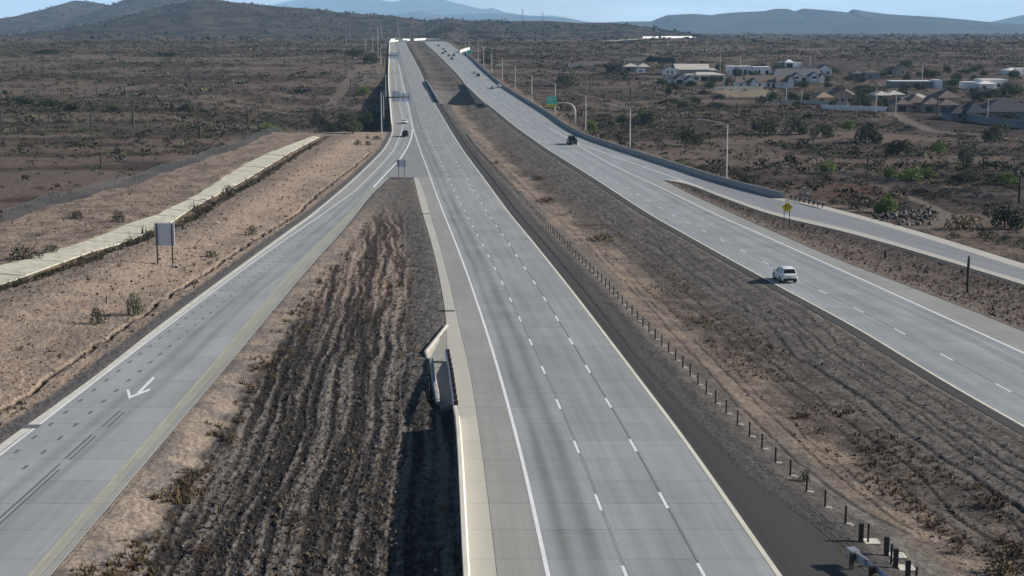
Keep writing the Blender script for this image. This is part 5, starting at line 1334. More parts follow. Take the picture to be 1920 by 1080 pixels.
# garden walls and pads
def yard_wall(label, pts, h, m): plain_wall("garden_wall", label, pts, h, .25, m, .8, "wall")
yard_wall("low blue-grey garden wall in front of the navy roofed house", [(1768, 214), (1800, 220), (1850, 229), (1925, 238)], 1.9, HM['blue'])
yard_wall("dark brown garden wall behind the low grey-white house", [(1168, 116), (1215, 112), (1266, 116)], 2.2, HM['door'])
yard_wall("dark wall running left from the dark trees", [(1064, 124), (1100, 122), (1138, 119)], 1.8, HM['door'])
yard_wall("pale kerb wall along the street in front of the tan house", [(1448, 189.5), (1520, 191.5), (1590, 194)], .7, M['gutter'])
yard_wall("white low wall along the street beside the dark green trees", [(1540, 201), (1600, 203), (1662, 205)], 1.0, HM['white'])
yard_wall("pale retaining wall below the sandy lot", [(1340, 165.5), (1385, 165), (1432, 164.5)], .9, M['gutter'])
# street lamps and utility poles of the suburb
GU = "poles in the suburb"
for x, yb, yt, lab in ((1350, 131, 100, "thin pole left of the flat-roofed modern house"), (1388, 120, 102, "thin pole behind the flat-roofed modern house"), (1519, 123, 104, "thin pole behind the small topmost white house"), (1729, 146, 119, "thin pole behind the long low house"),
                       (1474, 190, 160, "street lamp post in front of the white farmhouse"), (1503, 189, 166, "street lamp post left of the tan house"), (1642, 206, 160, "tall lamp post beside the dark green trees"), (1679, 213.5, 163, "tall lamp post at the street corner"), (1851, 229, 184, "pale lamp post in front of the navy roof")):
    light_pole(x, yb, yt, lab, arm=0, name="lamp_post", group=GU)
p = G(1757, 212.5); p.z = gz(p.x, p.y); s = ppm(212.5); mb = MB(); mb.tube([(0, 0, -.3), (0, 0, 4), (.05, 0, 44 / s)], [.28, .24, .18], 8); q = mb.build("utility_pole", M['timber']); q.location = p; tag(q, "thick wooden utility pole in front of the layered brown roofs", "utility pole")

# ------------------------------------------------------------------ transmission towers
M['tower'] = mat('weathered_tower_steel', (.20, .205, .21), .6)
def tower(x, yb, yt, D, label):
    X = (x - 960) / F_PX * D; zb = z_at(yb, D); h = z_at(yt, D) - zb; w = h * .11; r = .24
    o = thing("transmission_tower", label, "pylon", (X, D, zb), group="pylons on the hill")
    lg = MB()
    for sx in (-1, 1):
        for sy in (-1, 1): lg.tube([(sx * w, sy * w, -6), (sx * w * .25, sy * w * .25, h * .72), (sx * w * .12, sy * w * .12, h)], [r, r * .8, r * .5], 4)
    n = 7
    for k in range(n):
        a, b_ = h * .92 * k / n, h * .92 * (k + 1) / n
        wa = w * (1 - a / h * 1.02) + .3; wb = w * (1 - b_ / h * 1.02) + .3
        for sy in (-1, 1):
            lg.tube([(-wa, sy * wa, a), (wb, sy * wb, b_)], r * .5, 4); lg.tube([(wa, sy * wa, a), (-wb, sy * wb, b_)], r * .5, 4)
    lg.build("lattice", M['tower'], o)
    am = MB()
    for k, l in ((.66, .16), (.79, .19), (.92, .14)):
        am.tube([(-h * l, 0, h * k + h * .03), (0, 0, h * k), (h * l, 0, h * k + h * .03)], [r * .4, r * .8, r * .4], 4); 
    am.build("crossarms", M['tower'], o)
for a in ((979.5, 41, 16, 3300, "tall pylon on the crest of the brown hill"), (1016.5, 40, 21, 3400, "second pylon on the crest, right of the tall one"), (717, 63, 40, 2500, "pylon at the foot of the hill above the left carriageway"), (749, 66, 39, 2450, "pylon right of the first one above the left carriageway"), (771, 69, 57, 2300, "small pylon between the two carriageways"),
          (830, 66, 46, 2500, "pylon in front of the dark spur"), (852, 67, 47, 2550, "pylon at the right of the dark spur's summit"), (878, 68, 48, 2450, "pylon above the far off-ramp"), (660, 68, 50, 2600, "leftmost pylon at the hill's foot")): tower(*a)

# ------------------------------------------------------------------ plants
def leaf_cloud(n, seed, kind='bush', leaf=.26):
    r = np.random.default_rng(seed)
    d = r.normal(size=(n, 3)); d /= np.linalg.norm(d, axis=1)[:, None]
    rad = r.uniform(.35, 1.0, n) ** .5
    if kind == 'bush':
        d[:, 2] = np.abs(d[:, 2]); c = d * rad[:, None] * np.array([1, 1, .95]); lump = 1 + .25 * np.sin(3.1 * np.arctan2(d[:, 1], d[:, 0]) + seed); c[:, :2] *= lump[:, None]
    elif kind == 'crown':
        nb = 12; cent = r.uniform(-.62, .62, size=(nb, 3)); cent[:, 2] = r.uniform(.34, .78, nb) - .25 * np.hypot(cent[:, 0], cent[:, 1]); k = r.integers(0, nb, n); rr = r.uniform(.28, .44, nb)
        c = cent[k] + d * (rad * rr[k])[:, None] * np.array([1, 1, .72]); c[:, 2] = np.clip(c[:, 2], .04, 1.05)
    u = r.normal(size=(n, 3)); u /= np.linalg.norm(u, axis=1)[:, None]
    v = np.cross(u, r.normal(size=(n, 3))); v /= np.linalg.norm(v, axis=1)[:, None]
    sz = leaf * r.uniform(.5, 1.3, n)[:, None]
    P = np.stack([c - u * sz, c - v * sz * .55, c + u * sz, c + v * sz * .55], 1)
    P[..., 2] = np.maximum(P[..., 2], 0.0)
    return P
def cloud_mesh(name, P, material):
    n = len(P); return np_mesh(name, P.reshape(-1, 3), np.arange(n * 4).reshape(n, 4), material, False)
FM = dict(dark=foliage_mat("dark_foliage", (.018, .024, .013), (.05, .06, .032)), olive=foliage_mat("olive_foliage", (.042, .052, .027), (.125, .135, .072)), bright=foliage_mat("bright_green_foliage", (.07, .115, .025), (.20, .27, .065)),
          scrub=foliage_mat("grey_green_scrub", (.028, .027, .020), (.085, .08, .058)), dry=foliage_mat("dry_straw_brush", (.09, .068, .036), (.26, .195, .11)), rust=foliage_mat("rusty_brush", (.05, .028, .018), (.12, .07, .045)), green=foliage_mat("garden_green_foliage", (.022, .045, .014), (.055, .095, .03)))
M['bark'] = mat("bark", (.085, .065, .05), .9); M['cactus'] = mat("saguaro_skin", (.045, .052, .035), .8, noise=(3, .2))
BUSH = {k: [cloud_mesh("bush_foliage", leaf_cloud(330, 100 + i, 'bush', .088), FM[k]) for i in range(4)] for k in FM}
CROWN = {k: [cloud_mesh("tree_crown", leaf_cloud(2300, 200 + i, 'crown', .050), FM[k]) for i in range(3)] for k in ('dark', 'olive', 'bright', 'green')}
def stems_mesh(n, seed):
    r = random.Random(seed); mb = MB()
    for i in range(n):
        a = r.uniform(0, 6.28); k = r.uniform(.3, .8)
        mb.tube([(0, 0, -.1), (math.cos(a) * k * .4, math.sin(a) * k * .4, .4), (math.cos(a) * k, math.sin(a) * k, .85)], [.035, .025, .01], 4)
    return mb.mesh("stems")
STEMS = [stems_mesh(9, i) for i in range(3)]
def trunk_mesh(seed):
    r = random.Random(seed); mb = MB(); mb.tube([(0, 0, -.1), (.01, 0, .2), (.03, .01, .38)], [.055, .045, .035], 6)
    for i in range(5):
        a = i * 1.25 + r.uniform(-.3, .3); k = r.uniform(.35, .6)
        mb.tube([(.03, .01, .34), (math.cos(a) * k * .5, math.sin(a) * k * .5, .52), (math.cos(a) * k, math.sin(a) * k, .72)], [.03, .022, .008], 5)
    return mb.mesh("trunk")
TRUNK = [trunk_mesh(i) for i in range(3)]
_n = [0]
def tree(x, yb, w, h, kind, label, group=None, name="palo_verde_tree"):
    p = G(x, yb); s = ppm(yb); p.z = gz(p.x, p.y); i = _n[0]; _n[0] += 1
    o = thing(name, label, "tree", p, (i * 2.4) % 6.28, group)
    W, H = w / s / 2 * 1.05, h / s * 1.08
    t = link("trunk", TRUNK[i % 3], M['bark'], o); c = link("crown", CROWN[kind][i % 3], None, o)
    for q in (t, c): q.scale = (W, W, H)
    return o
def bush(x, yb, w, h, kind, label, group=None, stems=True, name="desert_bush"):
    p = G(x, yb); s = ppm(yb); p.z = gz(p.x, p.y); i = _n[0]; _n[0] += 1
    o = thing(name, label, "bush", p, (i * 2.4) % 6.28, group)
    W, H = w / s / 2, h / s * 1.05
    c = link("foliage", BUSH[kind][i % 4], None, o); c.scale = (W, W, H)
    if stems: t = link("stems", STEMS[i % 3], M['bark'], o); t.scale = (W, W, H)
    return o
TREES = [
 (1110, 243, 24, 26, 'bright', "pale green tree beside the third light pole on the right barrier"), (1214, 229, 56, 32, 'olive', "broad olive tree with deep shade right of the second light pole"), (1168, 226, 26, 18, 'dark', "dark low tree left of the broad olive one"),
 (1288, 268, 56, 44, 'olive', "tall olive tree left of the nearest light pole"), (1435, 246, 66, 34, 'olive', "wide olive tree right of the nearest light pole"), (1498, 247, 52, 32, 'olive', "rounded olive tree midway to the street"), (1542, 255, 56, 32, 'olive', "grey olive tree in the middle of the right thicket"),
 (1590, 240, 32, 24, 'bright', "lighter green tree at the top of the right thicket"), (1622, 262, 62, 38, 'dark', "dark dense tree below the street corner"), (1684, 285, 52, 34, 'dark', "dark tree left of the pale green one on the right"), (1757, 284, 38, 26, 'bright', "pale green tree with airy crown on the right plain"),
 (1806, 300, 42, 34, 'olive', "flat-topped olive tree on a bare trunk"), (1868, 262, 48, 40, 'olive', "round olive tree on a trunk below the blue-grey wall"), (1550, 319, 42, 28, 'bright', "vivid green tree at the left end of the green row"), (1668, 328, 34, 24, 'bright', "vivid green shrub-like tree in the middle of the green row"),
 (1710, 331, 56, 28, 'bright', "widest vivid green tree of the green row"), (1742, 330, 34, 24, 'bright', "vivid green tree closing the wide one on its right"), (1815, 334, 66, 26, 'olive', "duller olive tree of the green row"), (1886, 336, 50, 24, 'bright', "yellow-green tree at the right end of the green row"),
 (1404, 342, 42, 26, 'olive', "rounded olive bush-tree behind the barrier by the nearest light pole"), (1668, 398, 56, 38, 'bright', "green tree at the head of the rock pile"), (1884, 428, 78, 48, 'dark', "dark green tree mass at the right edge below the tall cactus"), (1655, 141, 24, 11, 'green', "dark green tree between the blue-grey house and the small tan gable"),
 (1450, 188, 24, 24, 'green', "dark green tree left of the street lamp under the farmhouse"), (1484, 186, 30, 20, 'green', "dark green tree between the two street lamps"), (1511, 188, 22, 18, 'dark', "dark tree just left of the tan house"), (1617, 196, 42, 30, 'green', "big dark green tree right of the tan house"), (1657, 197, 26, 22, 'green', "second dark green tree left of the brown roofs"),
 (1785, 160, 32, 18, 'green', "rounded dark green tree right of the long low house"), (1825, 178, 44, 18, 'green', "green tree above the layered roofs"), (1858, 180, 40, 20, 'green', "green tree under the white villa"), (1900, 176, 46, 22, 'green', "green tree at the right edge below the villa"), (1722, 139, 20, 10, 'green', "small dark tree right of the small tan gable"),
 (1640, 172, 50, 16, 'olive', "olive tree in the garden above the pale tan roofs"), (1690, 178, 30, 14, 'dark', "dark tree between the pale tan roofs and the long low house"), (1850, 225, 54, 22, 'dark', "dark clipped tree in front of the navy roof"), (1892, 227, 44, 24, 'dark', "dark rounded tree at the right end of the navy roof"),
 (1150, 136, 40, 24, 'dark', "dark trees left of the low grey-white house"), (1172, 139, 22, 12, 'green', "small green tree left of the travel trailer"), (1062, 158, 50, 26, 'olive', "olive tree mass left of the third light pole up the barrier"),
 (506, 238, 54, 24, 'bright', "bright green tree at the end of the chain-link fence"), (356, 206, 40, 20, 'olive', "olive tree alone in the left desert"), (216, 210, 38, 20, 'olive', "smaller olive tree left of the lone one"), (140, 208, 62, 22, 'olive', "wide olive tree in the left thicket"), (96, 200, 50, 18, 'dark', "dark tree at the back of the left thicket"), (40, 196, 50, 18, 'dark', "dark tree at the left edge of the desert"),
 (662, 250, 50, 28, 'olive', "olive tree beside the start of the exit ramp barrier"), (618, 246, 44, 20, 'dark', "dark low tree left of the olive one by the ramp"), (650, 226, 62, 40, 'dark', "dark tree in the shade of the raised freeway"), (684, 214, 40, 30, 'dark', "dark tree against the raised freeway wall"), (594, 210, 44, 22, 'dark', "dark spreading tree at the end of the dirt road"),
 (680, 165, 32, 20, 'bright', "green tree on the slope below the far barrier"), (660, 107, 46, 16, 'dark', "dark tree clump by the far left light poles"), (690, 118, 44, 18, 'dark', "dark tree clump below the far left light poles"), (625, 100, 30, 9, 'dark', "dark tree left of the far clump"), (318, 106, 36, 10, 'dark', "dark tree on the far left plain"), (300, 105, 22, 8, 'green', "small dark tree left of the far plain one"), (92, 101, 60, 10, 'dark', "long dark tree clump far left"),
 (917, 100, 18, 12, 'green', "green tree right of the small green sign"), (912, 118, 22, 12, 'dark', "dark tree on the slope below the far off-ramp"),
]
for t in TREES: tree(*t, group="trees of the desert and gardens")
r = np.random.default_rng(77); _gt = []
hx = r.uniform(1240, 1922, 400); hy = r.uniform(126, 200, 400)
for a, b_ in zip(hx, hy):
    if len(_gt) >= 70: break
    if inpoly(np.array([a]), np.array([b_]), [(1340, 158), (1460, 160), (1460, 182), (1340, 178)])[0] or any(abs(a - t[0]) < 16 and abs(b_ - t[1]) < 9 for t in _gt + TREES): continue
    kd = ('green', 'dark', 'olive', 'green')[int(r.integers(0, 4))]; _gt.append((a, b_, float(r.uniform(16, 38)), float(r.uniform(10, 20)), kd))
HN = [(1192, 131, "the low grey-white house"), (1256, 137, "the white cottage"), (1324, 150, "the long porch house"), (1278, 154, "the twin garages"), (1406, 138, "the flat-roofed modern house"), (1482, 124, "the topmost white house"), (1504, 152, "the grey-roofed white house"), (1436, 162, "the brown-roofed farmhouse"), (1570, 192, "the tan house"), (1695, 143, "the small tan gable"), (1632, 145, "the blue-grey house"), (1720, 163, "the long low house"), (1712, 206, "the dark brown roof"), (1778, 206, "the layered brown roofs"), (1850, 223, "the navy roof"), (1860, 166, "the white villa"), (1905, 139, "the right-edge white house"), (1668, 184, "the pale tan roofs")]
_seen = {}
for (a, b_, w, h, kd) in _gt:
    bx, by, nm = min(HN, key=lambda m_: (m_[0] - a) ** 2 + ((m_[1] - b_) * 2.2) ** 2); dx, dy = a - bx, (b_ - by) * 2.2
    rel = ("right of" if dx > 0 else "left of") if abs(dx) > abs(dy) else ("in front of" if dy > 0 else "behind")
    sz = "small" if w < 20 else "broad"; cl = dict(green="green", dark="dark", olive="olive")[kd]; lab = f"{sz} {cl} garden tree {rel} {nm}"
    _seen[lab] = _seen.get(lab, 0) + 1
    if _seen[lab] > 1: lab = ("another " if _seen[lab] == 2 else "yet another ") + lab
    tree(a, b_, w, h, kd, lab, "garden trees of the suburb", "garden_tree")
BUSHES = [
 (183, 607, 34, 33, 'scrub', "dark round bush on the left bank casting a long shadow"), (252, 591, 38, 46, 'olive', "taller open bush right of the dark round one on the left bank"), (472, 442, 24, 21, 'olive', "small green bush left of the ramp's white line"), (397, 483, 28, 14, 'olive', "low sprawling bush below the big sign"),
 (143, 408, 30, 18, 'scrub', "small grey bush under the chain-link fence"), (222, 413, 32, 22, 'scrub', "dark bush above the pale concrete channel"), (45, 486, 62, 30, 'dark', "large dark green bush at the top of the channel, far left"), (95, 474, 34, 20, 'scrub', "grey bush right of the large dark green one"), (285, 445, 34, 14, 'scrub', "low bush in the ditch left of the big sign"), (240, 463, 34, 14, 'scrub', "low dark bush below the channel slabs"),
 (671, 274, 16, 11, 'dark', "small dark bush at the top of the left bank"), (690, 273, 13, 10, 'dark', "small dark bush right of the first at the bank's top"), (706, 262, 18, 8, 'dark', "flat dark bush nearest the ramp's curb"), (689, 262, 10, 7, 'scrub', "tiny bush behind the flat dark one"), (430, 372, 34, 24, 'scrub', "grey bush in the ditch beside the channel bend"),
 (1509, 893, 26, 26, 'olive', "dark green bush tangled in the cable barrier posts"), (931, 304, 11, 7, 'dark', "tiny dark bush beside the cable barrier"), (1130, 440, 56, 15, 'dry', "long straw-coloured clump in the median"), (1320, 589, 26, 14, 'dry', "small straw-coloured clump in the median"), (1836, 893, 26, 15, 'dry', "straw-coloured clump beside the tumbleweed"),
 (1868, 924, 48, 32, 'rust', "rust-brown tumbleweed by the wheel ruts"), (1908, 1012, 40, 30, 'scrub', "dark brush at the bottom right edge"), (1796, 1012, 32, 20, 'dry', "straw tuft in the lower right of the median"), (1748, 965, 36, 16, 'rust', "reddish low brush in the lower median"), (1880, 1050, 70, 40, 'dry', "large dry clump in the bottom right corner"),
 (1025, 372, 40, 12, 'rust', "reddish low brush in the upper median"), (1010, 330, 26, 10, 'scrub', "grey brush in the upper median"), (1805, 430, 72, 30, 'dry', "pale dry bush left of the dark tree mass on the right"), (1850, 446, 50, 20, 'scrub', "grey bush below the dark tree mass on the right"), (1790, 446, 30, 12, 'dark', "low dark bush at the end of the dirt track"), (1562, 383, 15, 14, 'scrub', "small bush at the end of the short guardrail"), (1606, 392, 34, 22, 'dark', "dark bush left of the rock pile"), (1515, 345, 24, 18, 'scrub', "spiky bush behind the utility cabinet"),
 (750, 533, 13, 11, 'dark', "dark bush on the ploughed field, right of two others"), (734, 537, 13, 9, 'dark', "middle dark bush of three on the ploughed field"), (730, 552, 14, 10, 'dark', "lowest dark bush of three on the ploughed field"), (672, 493, 9, 8, 'dark', "small dark bush on the field below the gravel"), (697, 482, 9, 7, 'dark', "small dark bush near the top of the field"), (720, 480, 8, 6, 'dark', "tiny dark bush at the top right of the field"), (755, 460, 10, 6, 'dark', "small dark bush on the gravel strip"),
 (700, 598, 34, 12, 'olive', "greenish tuft in the middle of the field"), (776, 656, 22, 13, 'dry', "yellowish tuft beside the spillway"), (748, 668, 18, 10, 'dry', "pale tuft left of the yellowish one"), (829, 934, 20, 14, 'dry', "pale tuft in the barrier's deep shadow"), (560, 945, 50, 10, 'rust', "reddish patch of brush in the lower field"),
 (225, 1072, 36, 26, 'dry', "yellow-brown bush at the bottom edge of the field"), (292, 992, 32, 24, 'dry', "yellow-brown bush on the field's edge, second from the bottom"), (374, 1004, 48, 22, 'rust', "brown bush set in from the field's edge"), (322, 950, 26, 16, 'dry', "small dry bush above the second yellow-brown one"), (352, 916, 28, 24, 'dry', "yellow bush on the field's edge, middle of the row"), (390, 862, 22, 16, 'rust', "brown bush on the field's edge"), (434, 808, 26, 20, 'dry', "straw bush on the field's edge below the arrow's level"), (456, 772, 20, 14, 'dry', "straw bush level with the ramp arrow"), (482, 738, 20, 13, 'rust', "brown bush above the ramp arrow's level"), (512, 700, 18, 12, 'dry', "dry bush on the upper field edge"), (545, 660, 20, 12, 'dry', "dry bush further up the field edge"), (574, 614, 16, 11, 'dry', "dry bush high on the field edge"), (598, 580, 16, 11, 'rust', "brown bush high on the field edge"), (625, 545, 14, 9, 'rust', "topmost brown bush on the field edge"),
 (1480, 296, 26, 14, 'scrub', "grey bush on the plain above the short guardrail")]
for t in BUSHES: bush(*t, group="bushes")
# saguaros
def saguaro_mesh(seed, arms):
    r = random.Random(seed); mb = MB(); mb.tube([(0, 0, -.05), (0, 0, .1), (0.005, 0, .6), (0, 0, .93), (0, 0, 1)], [.040, .045, .05, .04, .012], 9)
    for k in range(arms):
        a = r.uniform(0, 6.28); z = r.uniform(.4, .6); ca, sa = math.cos(a), math.sin(a); l = r.uniform(.11, .16); u = r.uniform(.15, .3)
        mb.tube([(0, 0, z), (ca * l * .8, sa * l * .8, z + .01), (ca * l, sa * l, z + .06), (ca * l, sa * l, z + u), (ca * l, sa * l, z + u + .03)], [.026, .03, .032, .028, .008], 7)
    me = mb.mesh("saguaro_cactus"); me.materials.append(M['cactus']); me.shade_smooth(); return me
SAG = [saguaro_mesh(i, k) for i, k in enumerate((0, 0, 1, 2, 3, 1, 2))]
def saguaro(x, yb, h, label, group=None, k=None, fat=1.0):
    p = G(x, yb); s = ppm(yb); p.z = gz(p.x, p.y); i = _n[0]; _n[0] += 1
    o = link("saguaro_cactus", SAG[(i if k is None else k) % 7], None); H = h / s; o.location = p; o.scale = (H * fat, H * fat, H); o.rotation_euler = (0, 0, i * 1.7)
    return tag(o, label, "cactus", group)
GS = "saguaro cacti"
for a in ((1814, 539, 70, "bare dark saguaro trunk standing alone by the on-ramp", GS, 0, .85), (1911, 375, 54, "tall saguaro at the right edge above the dark tree mass", GS, 2), (1627, 312, 36, "tall thin saguaro left of the vivid green row", GS, 0), (1845, 298, 24, "saguaro on the plain right of the flat-topped tree", GS, 1), (1807, 306, 30, "saguaro next to the flat-topped tree's trunk", GS, 0),
          (172, 250, 40, "tall dark saguaro in the left desert", GS, 1), (250, 238, 42, "tall saguaro right of the dark one in the left desert", GS, 0), (375, 258, 32, "saguaro below the lone olive tree", GS, 2), (190, 314, 30, "pale saguaro nearest the viewer in the left desert", GS, 0), (556, 240, 22, "branching saguaro by the end of the chain-link fence", GS, 4), (3, 238, 30, "saguaro at the left edge", GS, 1), (63, 186, 18, "saguaro in the upper left desert", GS, 1), (160, 182, 14, "small saguaro above the left dirt strip", GS, 0), (318, 198, 15, "small saguaro above the lone olive tree", GS, 0), (398, 131, 16, "far saguaro on the left plain", GS, 0), (485, 198, 16, "saguaro on the edge of the dirt strip", GS, 2), (1106, 166, 18, "saguaro among the scrub below the dark wall", GS, 1), (1130, 158, 15, "saguaro right of another below the dark wall", GS, 0), (1178, 158, 20, "branching saguaro under the travel trailer", GS, 5)):
    saguaro(*a)

# --- scattered scrub
HOUSE_ZONE = [(1225, 158), (1225, 128), (1380, 112), (1760, 118), (1930, 128), (1960, 250), (1760, 214), (1660, 208), (1420, 190), (1340, 170)]
def scatter(n, Y0, Y1, seed, margin=4.0, side=None):
    r = np.random.default_rng(seed)
    Y = np.sqrt(r.uniform(Y0**2, Y1**2, n)); X = r.uniform(-.40, .40, n) * Y
    pd = pave_dist(X, Y); px, py = PXM(X, Y), row_of(Y)
    keep = pd > margin
    keep &= ~((X > rampR(Y)) & (X < mlCurb(Y)) & (Y < YG)) & ~((X > mlAsph(Y)) & (X < mrAsph(Y))) & ~((X > mrRight(Y)) & (X < rrLeft(Y)) & (Y < YG2))
    keep &= ~((X < rampL(Y)) & (X > fenceL(Y) - 2) & (Y < float(Y_of(240))))
    keep &= ~inpoly(px, py, HOUSE_ZONE) & ~inpoly(px, py, DARK_LOT)
    for pts, wd in TRACKS_R + TRACKS_L:
        keep &= seg_dist(X, Y, pts) > wd * .8
    dens = fbm(X * .012, Y * .012, 4, 21) * .5 + fbm(X * .05, Y * .05, 3, 77) * .5
    keep &= r.uniform(0, 1, n) < sst(.30, .62, dens) * .9 + .10
    keep &= ~((X < fenceL(Y)) & (Y < float(Y_of(255))) & (r.uniform(0, 1, n) < .62))
    keep &= r.uniform(0, 1, n) > sst(0.50, 0.64, fbm(X * 0.02, Y * 0.035, 4, 87)) * .6
    return X[keep], Y[keep]
MARKS = [(1110, 243, "the pale green tree by the third light pole"), (1214, 229, "the broad olive tree by the barrier"), (1288, 268, "the tall olive tree left of the nearest light pole"), (1435, 246, "the wide olive tree"), (1498, 247, "the rounded olive tree"), (1542, 255, "the grey olive tree of the thicket"), (1590, 240, "the lighter green tree"),
 (1622, 262, "the dark dense tree"), (1684, 285, "the dark tree on the right plain"), (1757, 284, "the airy pale green tree"), (1806, 300, "the flat-topped olive tree"), (1868, 262, "the round olive tree"), (1550, 319, "the leftmost tree of the green row"), (1668, 328, "the middle tree of the green row"), (1725, 331, "the widest tree of the green row"), (1815, 334, "the dull olive tree of the green row"), (1886, 336, "the yellow-green tree"),
 (1404, 342, "the bush-tree behind the barrier"), (1690, 400, "the rock pile"), (1884, 428, "the dark tree mass"), (1362, 330, "the nearest light pole"), (1181, 276, "the second light pole"), (1098, 244, "the third light pole"), (1078, 233, "the exit sign mast"), (1508, 362, "the utility cabinet"), (1911, 375, "the tall right-edge saguaro"), (1627, 312, "the thin saguaro"), (1780, 420, "the dirt track"), (1700, 214, "the street corner"), (1560, 200, "the street"), (1000, 190, "the pole with the pale cabinet"), (1202, 138, "the travel trailer"),
 (506, 238, "the fence-end tree"), (356, 206, "the lone olive tree"), (216, 210, "the small olive tree"), (118, 205, "the left thicket"), (40, 196, "the left-edge tree"), (662, 250, "the olive tree by the ramp"), (594, 210, "the tree at the dirt road's end"), (172, 250, "the tall dark saguaro"), (250, 238, "the tall saguaro"), (375, 258, "the saguaro under the lone tree"), (190, 314, "the pale saguaro"), (556, 240, "the branching saguaro"), (80, 330, "the lower left desert corner"), (60, 380, "the fence's near end"), (330, 300, "the middle of the fence"), (450, 262, "the far part of the fence"), (640, 170, "the curving dirt road"), (420, 190, "the pale dirt strip"), (60, 173, "the upper dirt strip"), (310, 107, "the far dark tree")]
_lab_n = {}
def near_label(x, y, z, w, what, grp):
    qx = float(PXM(np.array(x), np.array(y))); qy = float(row_of(np.array(y)))
    bx, by, nm = min(MARKS, key=lambda m_: (m_[0] - qx) ** 2 + ((m_[1] - qy) * 2.2) ** 2)
    dx, dy = qx - bx, (qy - by) * 2.2
    rel = ("right of" if dx > 0 else "left of") if abs(dx) > abs(dy) else ("just below" if dy > 0 else "just above")
    far = math.hypot(dx, dy); rel = ("close " if far < 22 and "just" not in rel else "") + rel if far < 60 else "well " + rel.replace("just ", "")
    return f"{w} {what} {rel} {nm}".strip()
def unique_labels(items):
    """items: (object, label, group, x); numbers of the same wording are told apart by their order across"""
    by = {}
    for it in items: by.setdefault(it[1], []).append(it)
    words = ["leftmost", "second", "third", "fourth", "fifth", "sixth", "seventh", "eighth", "ninth", "tenth"]
    for lab, its in by.items():
        its.sort(key=lambda i_: i_[3])
        for k, (o, _, grp, _x) in enumerate(its):
            l = lab if len(its) == 1 else (f"{words[min(k, 9)]} {lab}" if k == 0 or k < len(its) - 1 else f"rightmost {lab}")
            tag(o, " ".join(l.split()[:16]), grp[1], grp[0])
X, Y = scatter(30000, 165, 640, 5)
order = np.argsort(Y + (np.arange(len(Y)) % 3) * 70); X, Y = X[order], Y[order]
Zs_ = gzs(X, Y); r = np.random.default_rng(3)
n_ind = 235; _items = []
kinds = ['scrub', 'scrub', 'dark', 'scrub', 'olive', 'rust']
for i in range(min(n_ind, len(X))):
    k = kinds[int(r.integers(0, 6))]; w = float(r.uniform(.45, 1.15)) * (1.25 if k == 'dark' else 1)
    o = link("desert_bush", BUSH[k][i % 4], None); o.location = (X[i], Y[i], Zs_[i]); o.scale = (w, w, w * float(r.uniform(.65, 1.0))); o.rotation_euler = (0, 0, float(r.uniform(0, 6.28)))
    sz = "small" if w < .65 else ("large" if w > 1.0 else "mid-sized")
    it = {'scrub': "grey-green bush", 'dark': "dark green bush", 'olive': "olive bush", 'rust': "rusty brown bush"}[k]
    _items.append((o, near_label(X[i], Y[i], Zs_[i], sz, it, ''), ("bushes in the open scrub", "bush"), X[i] / Y[i]))
unique_labels(_items)
M['scrubv'] = m = bpy.data.materials.new("scrub_mass"); m.use_nodes = True
nt = m.node_tree; b = nt.nodes["Principled BSDF"]; b.inputs["Roughness"].default_value = .8; b.inputs["Specular IOR Level"].default_value = .1
at = nt.nodes.new("ShaderNodeAttribute"); at.attribute_name = "tint"; nt.links.new(at.outputs["Color"], b.inputs["Base Color"])
def merge_clouds(name, label, X, Y, Z, W, H, base, per, leaf, tints, cat):
    T = [leaf_cloud(per, 300 + i, 'bush', leaf) for i in range(10)]
    r = np.random.default_rng(9); n = len(X); out = np.empty((n, per, 4, 3), np.float32); col = np.empty((n, per, 4, 3), np.float32)
    ti = r.integers(0, len(tints), n); tt = np.array(tints)[ti] * r.uniform(.7, 1.3, (n, 1))
    for i in range(10):
        s_ = np.arange(i, n, 10)
        out[s_] = T[i][None] * np.stack([W[s_], W[s_], H[s_]], -1)[:, None, None, :] + np.stack([X[s_], Y[s_], Z[s_]], -1)[:, None, None, :]
    col[:] = tt[:, None, None, :] * r.uniform(.6, 1.4, (n, per))[..., None, None]
    P = out.reshape(-1, 3); q = np.arange(len(P)).reshape(-1, 4)
    o = link(name, np_mesh(name, P, q, M['scrubv'], False, col.reshape(-1, 3)), None)
    return tag(o, label, cat, kind="stuff")
TINTS = [(.05, .048, .034), (.06, .055, .038), (.038, .042, .026), (.07, .058, .042), (.03, .034, .022), (.09, .078, .055), (.055, .065, .035), (.075, .085, .042), (.10, .098, .055)]
Xr, Yr, Zr = X[n_ind:], Y[n_ind:], Zs_[n_ind:]
W = rng.lognormal(-.25, .42, len(Xr)); merge_clouds("desert_scrub", "low grey-green scrub spread over the middle desert", Xr, Yr, Zr, W, W * .9, None, 20, .27, TINTS, "scrub")
X, Y = scatter(30000, 640, 1550, 6, 5.0); Z_ = gzs(X, Y); W = rng.lognormal(.25, .42, len(X))
merge_clouds("desert_scrub", "dark scrub covering the plain further out", X, Y, Z_, W, W * .85, None, 11, .36, TINTS, "scrub")
X, Y = scatter(15000, 1550, 6500, 7, 8.0); Z_ = gzs(X, Y); W = rng.lognormal(1.1, .45, len(X))
merge_clouds("far_scrub", "dark scrub speckling the distant plain to the hills", X, Y, Z_, W, W * .7, None, 7, .45, TINTS, "scrub")
r = np.random.default_rng(31)
hx = r.uniform(1230, 1925, 900); hy = r.uniform(118, 206, 900); pp = [G(a, b_) for a, b_ in zip(hx, hy)]
ok = ~inpoly(hx, hy, DARK_LOT) & ~((hy > 168) & (hx < 1440)) & (vnoise(hx * .03, hy * .12, 3) > .42)
X = np.array([p.x for p in pp])[ok]; Y = np.array([p.y for p in pp])[ok]
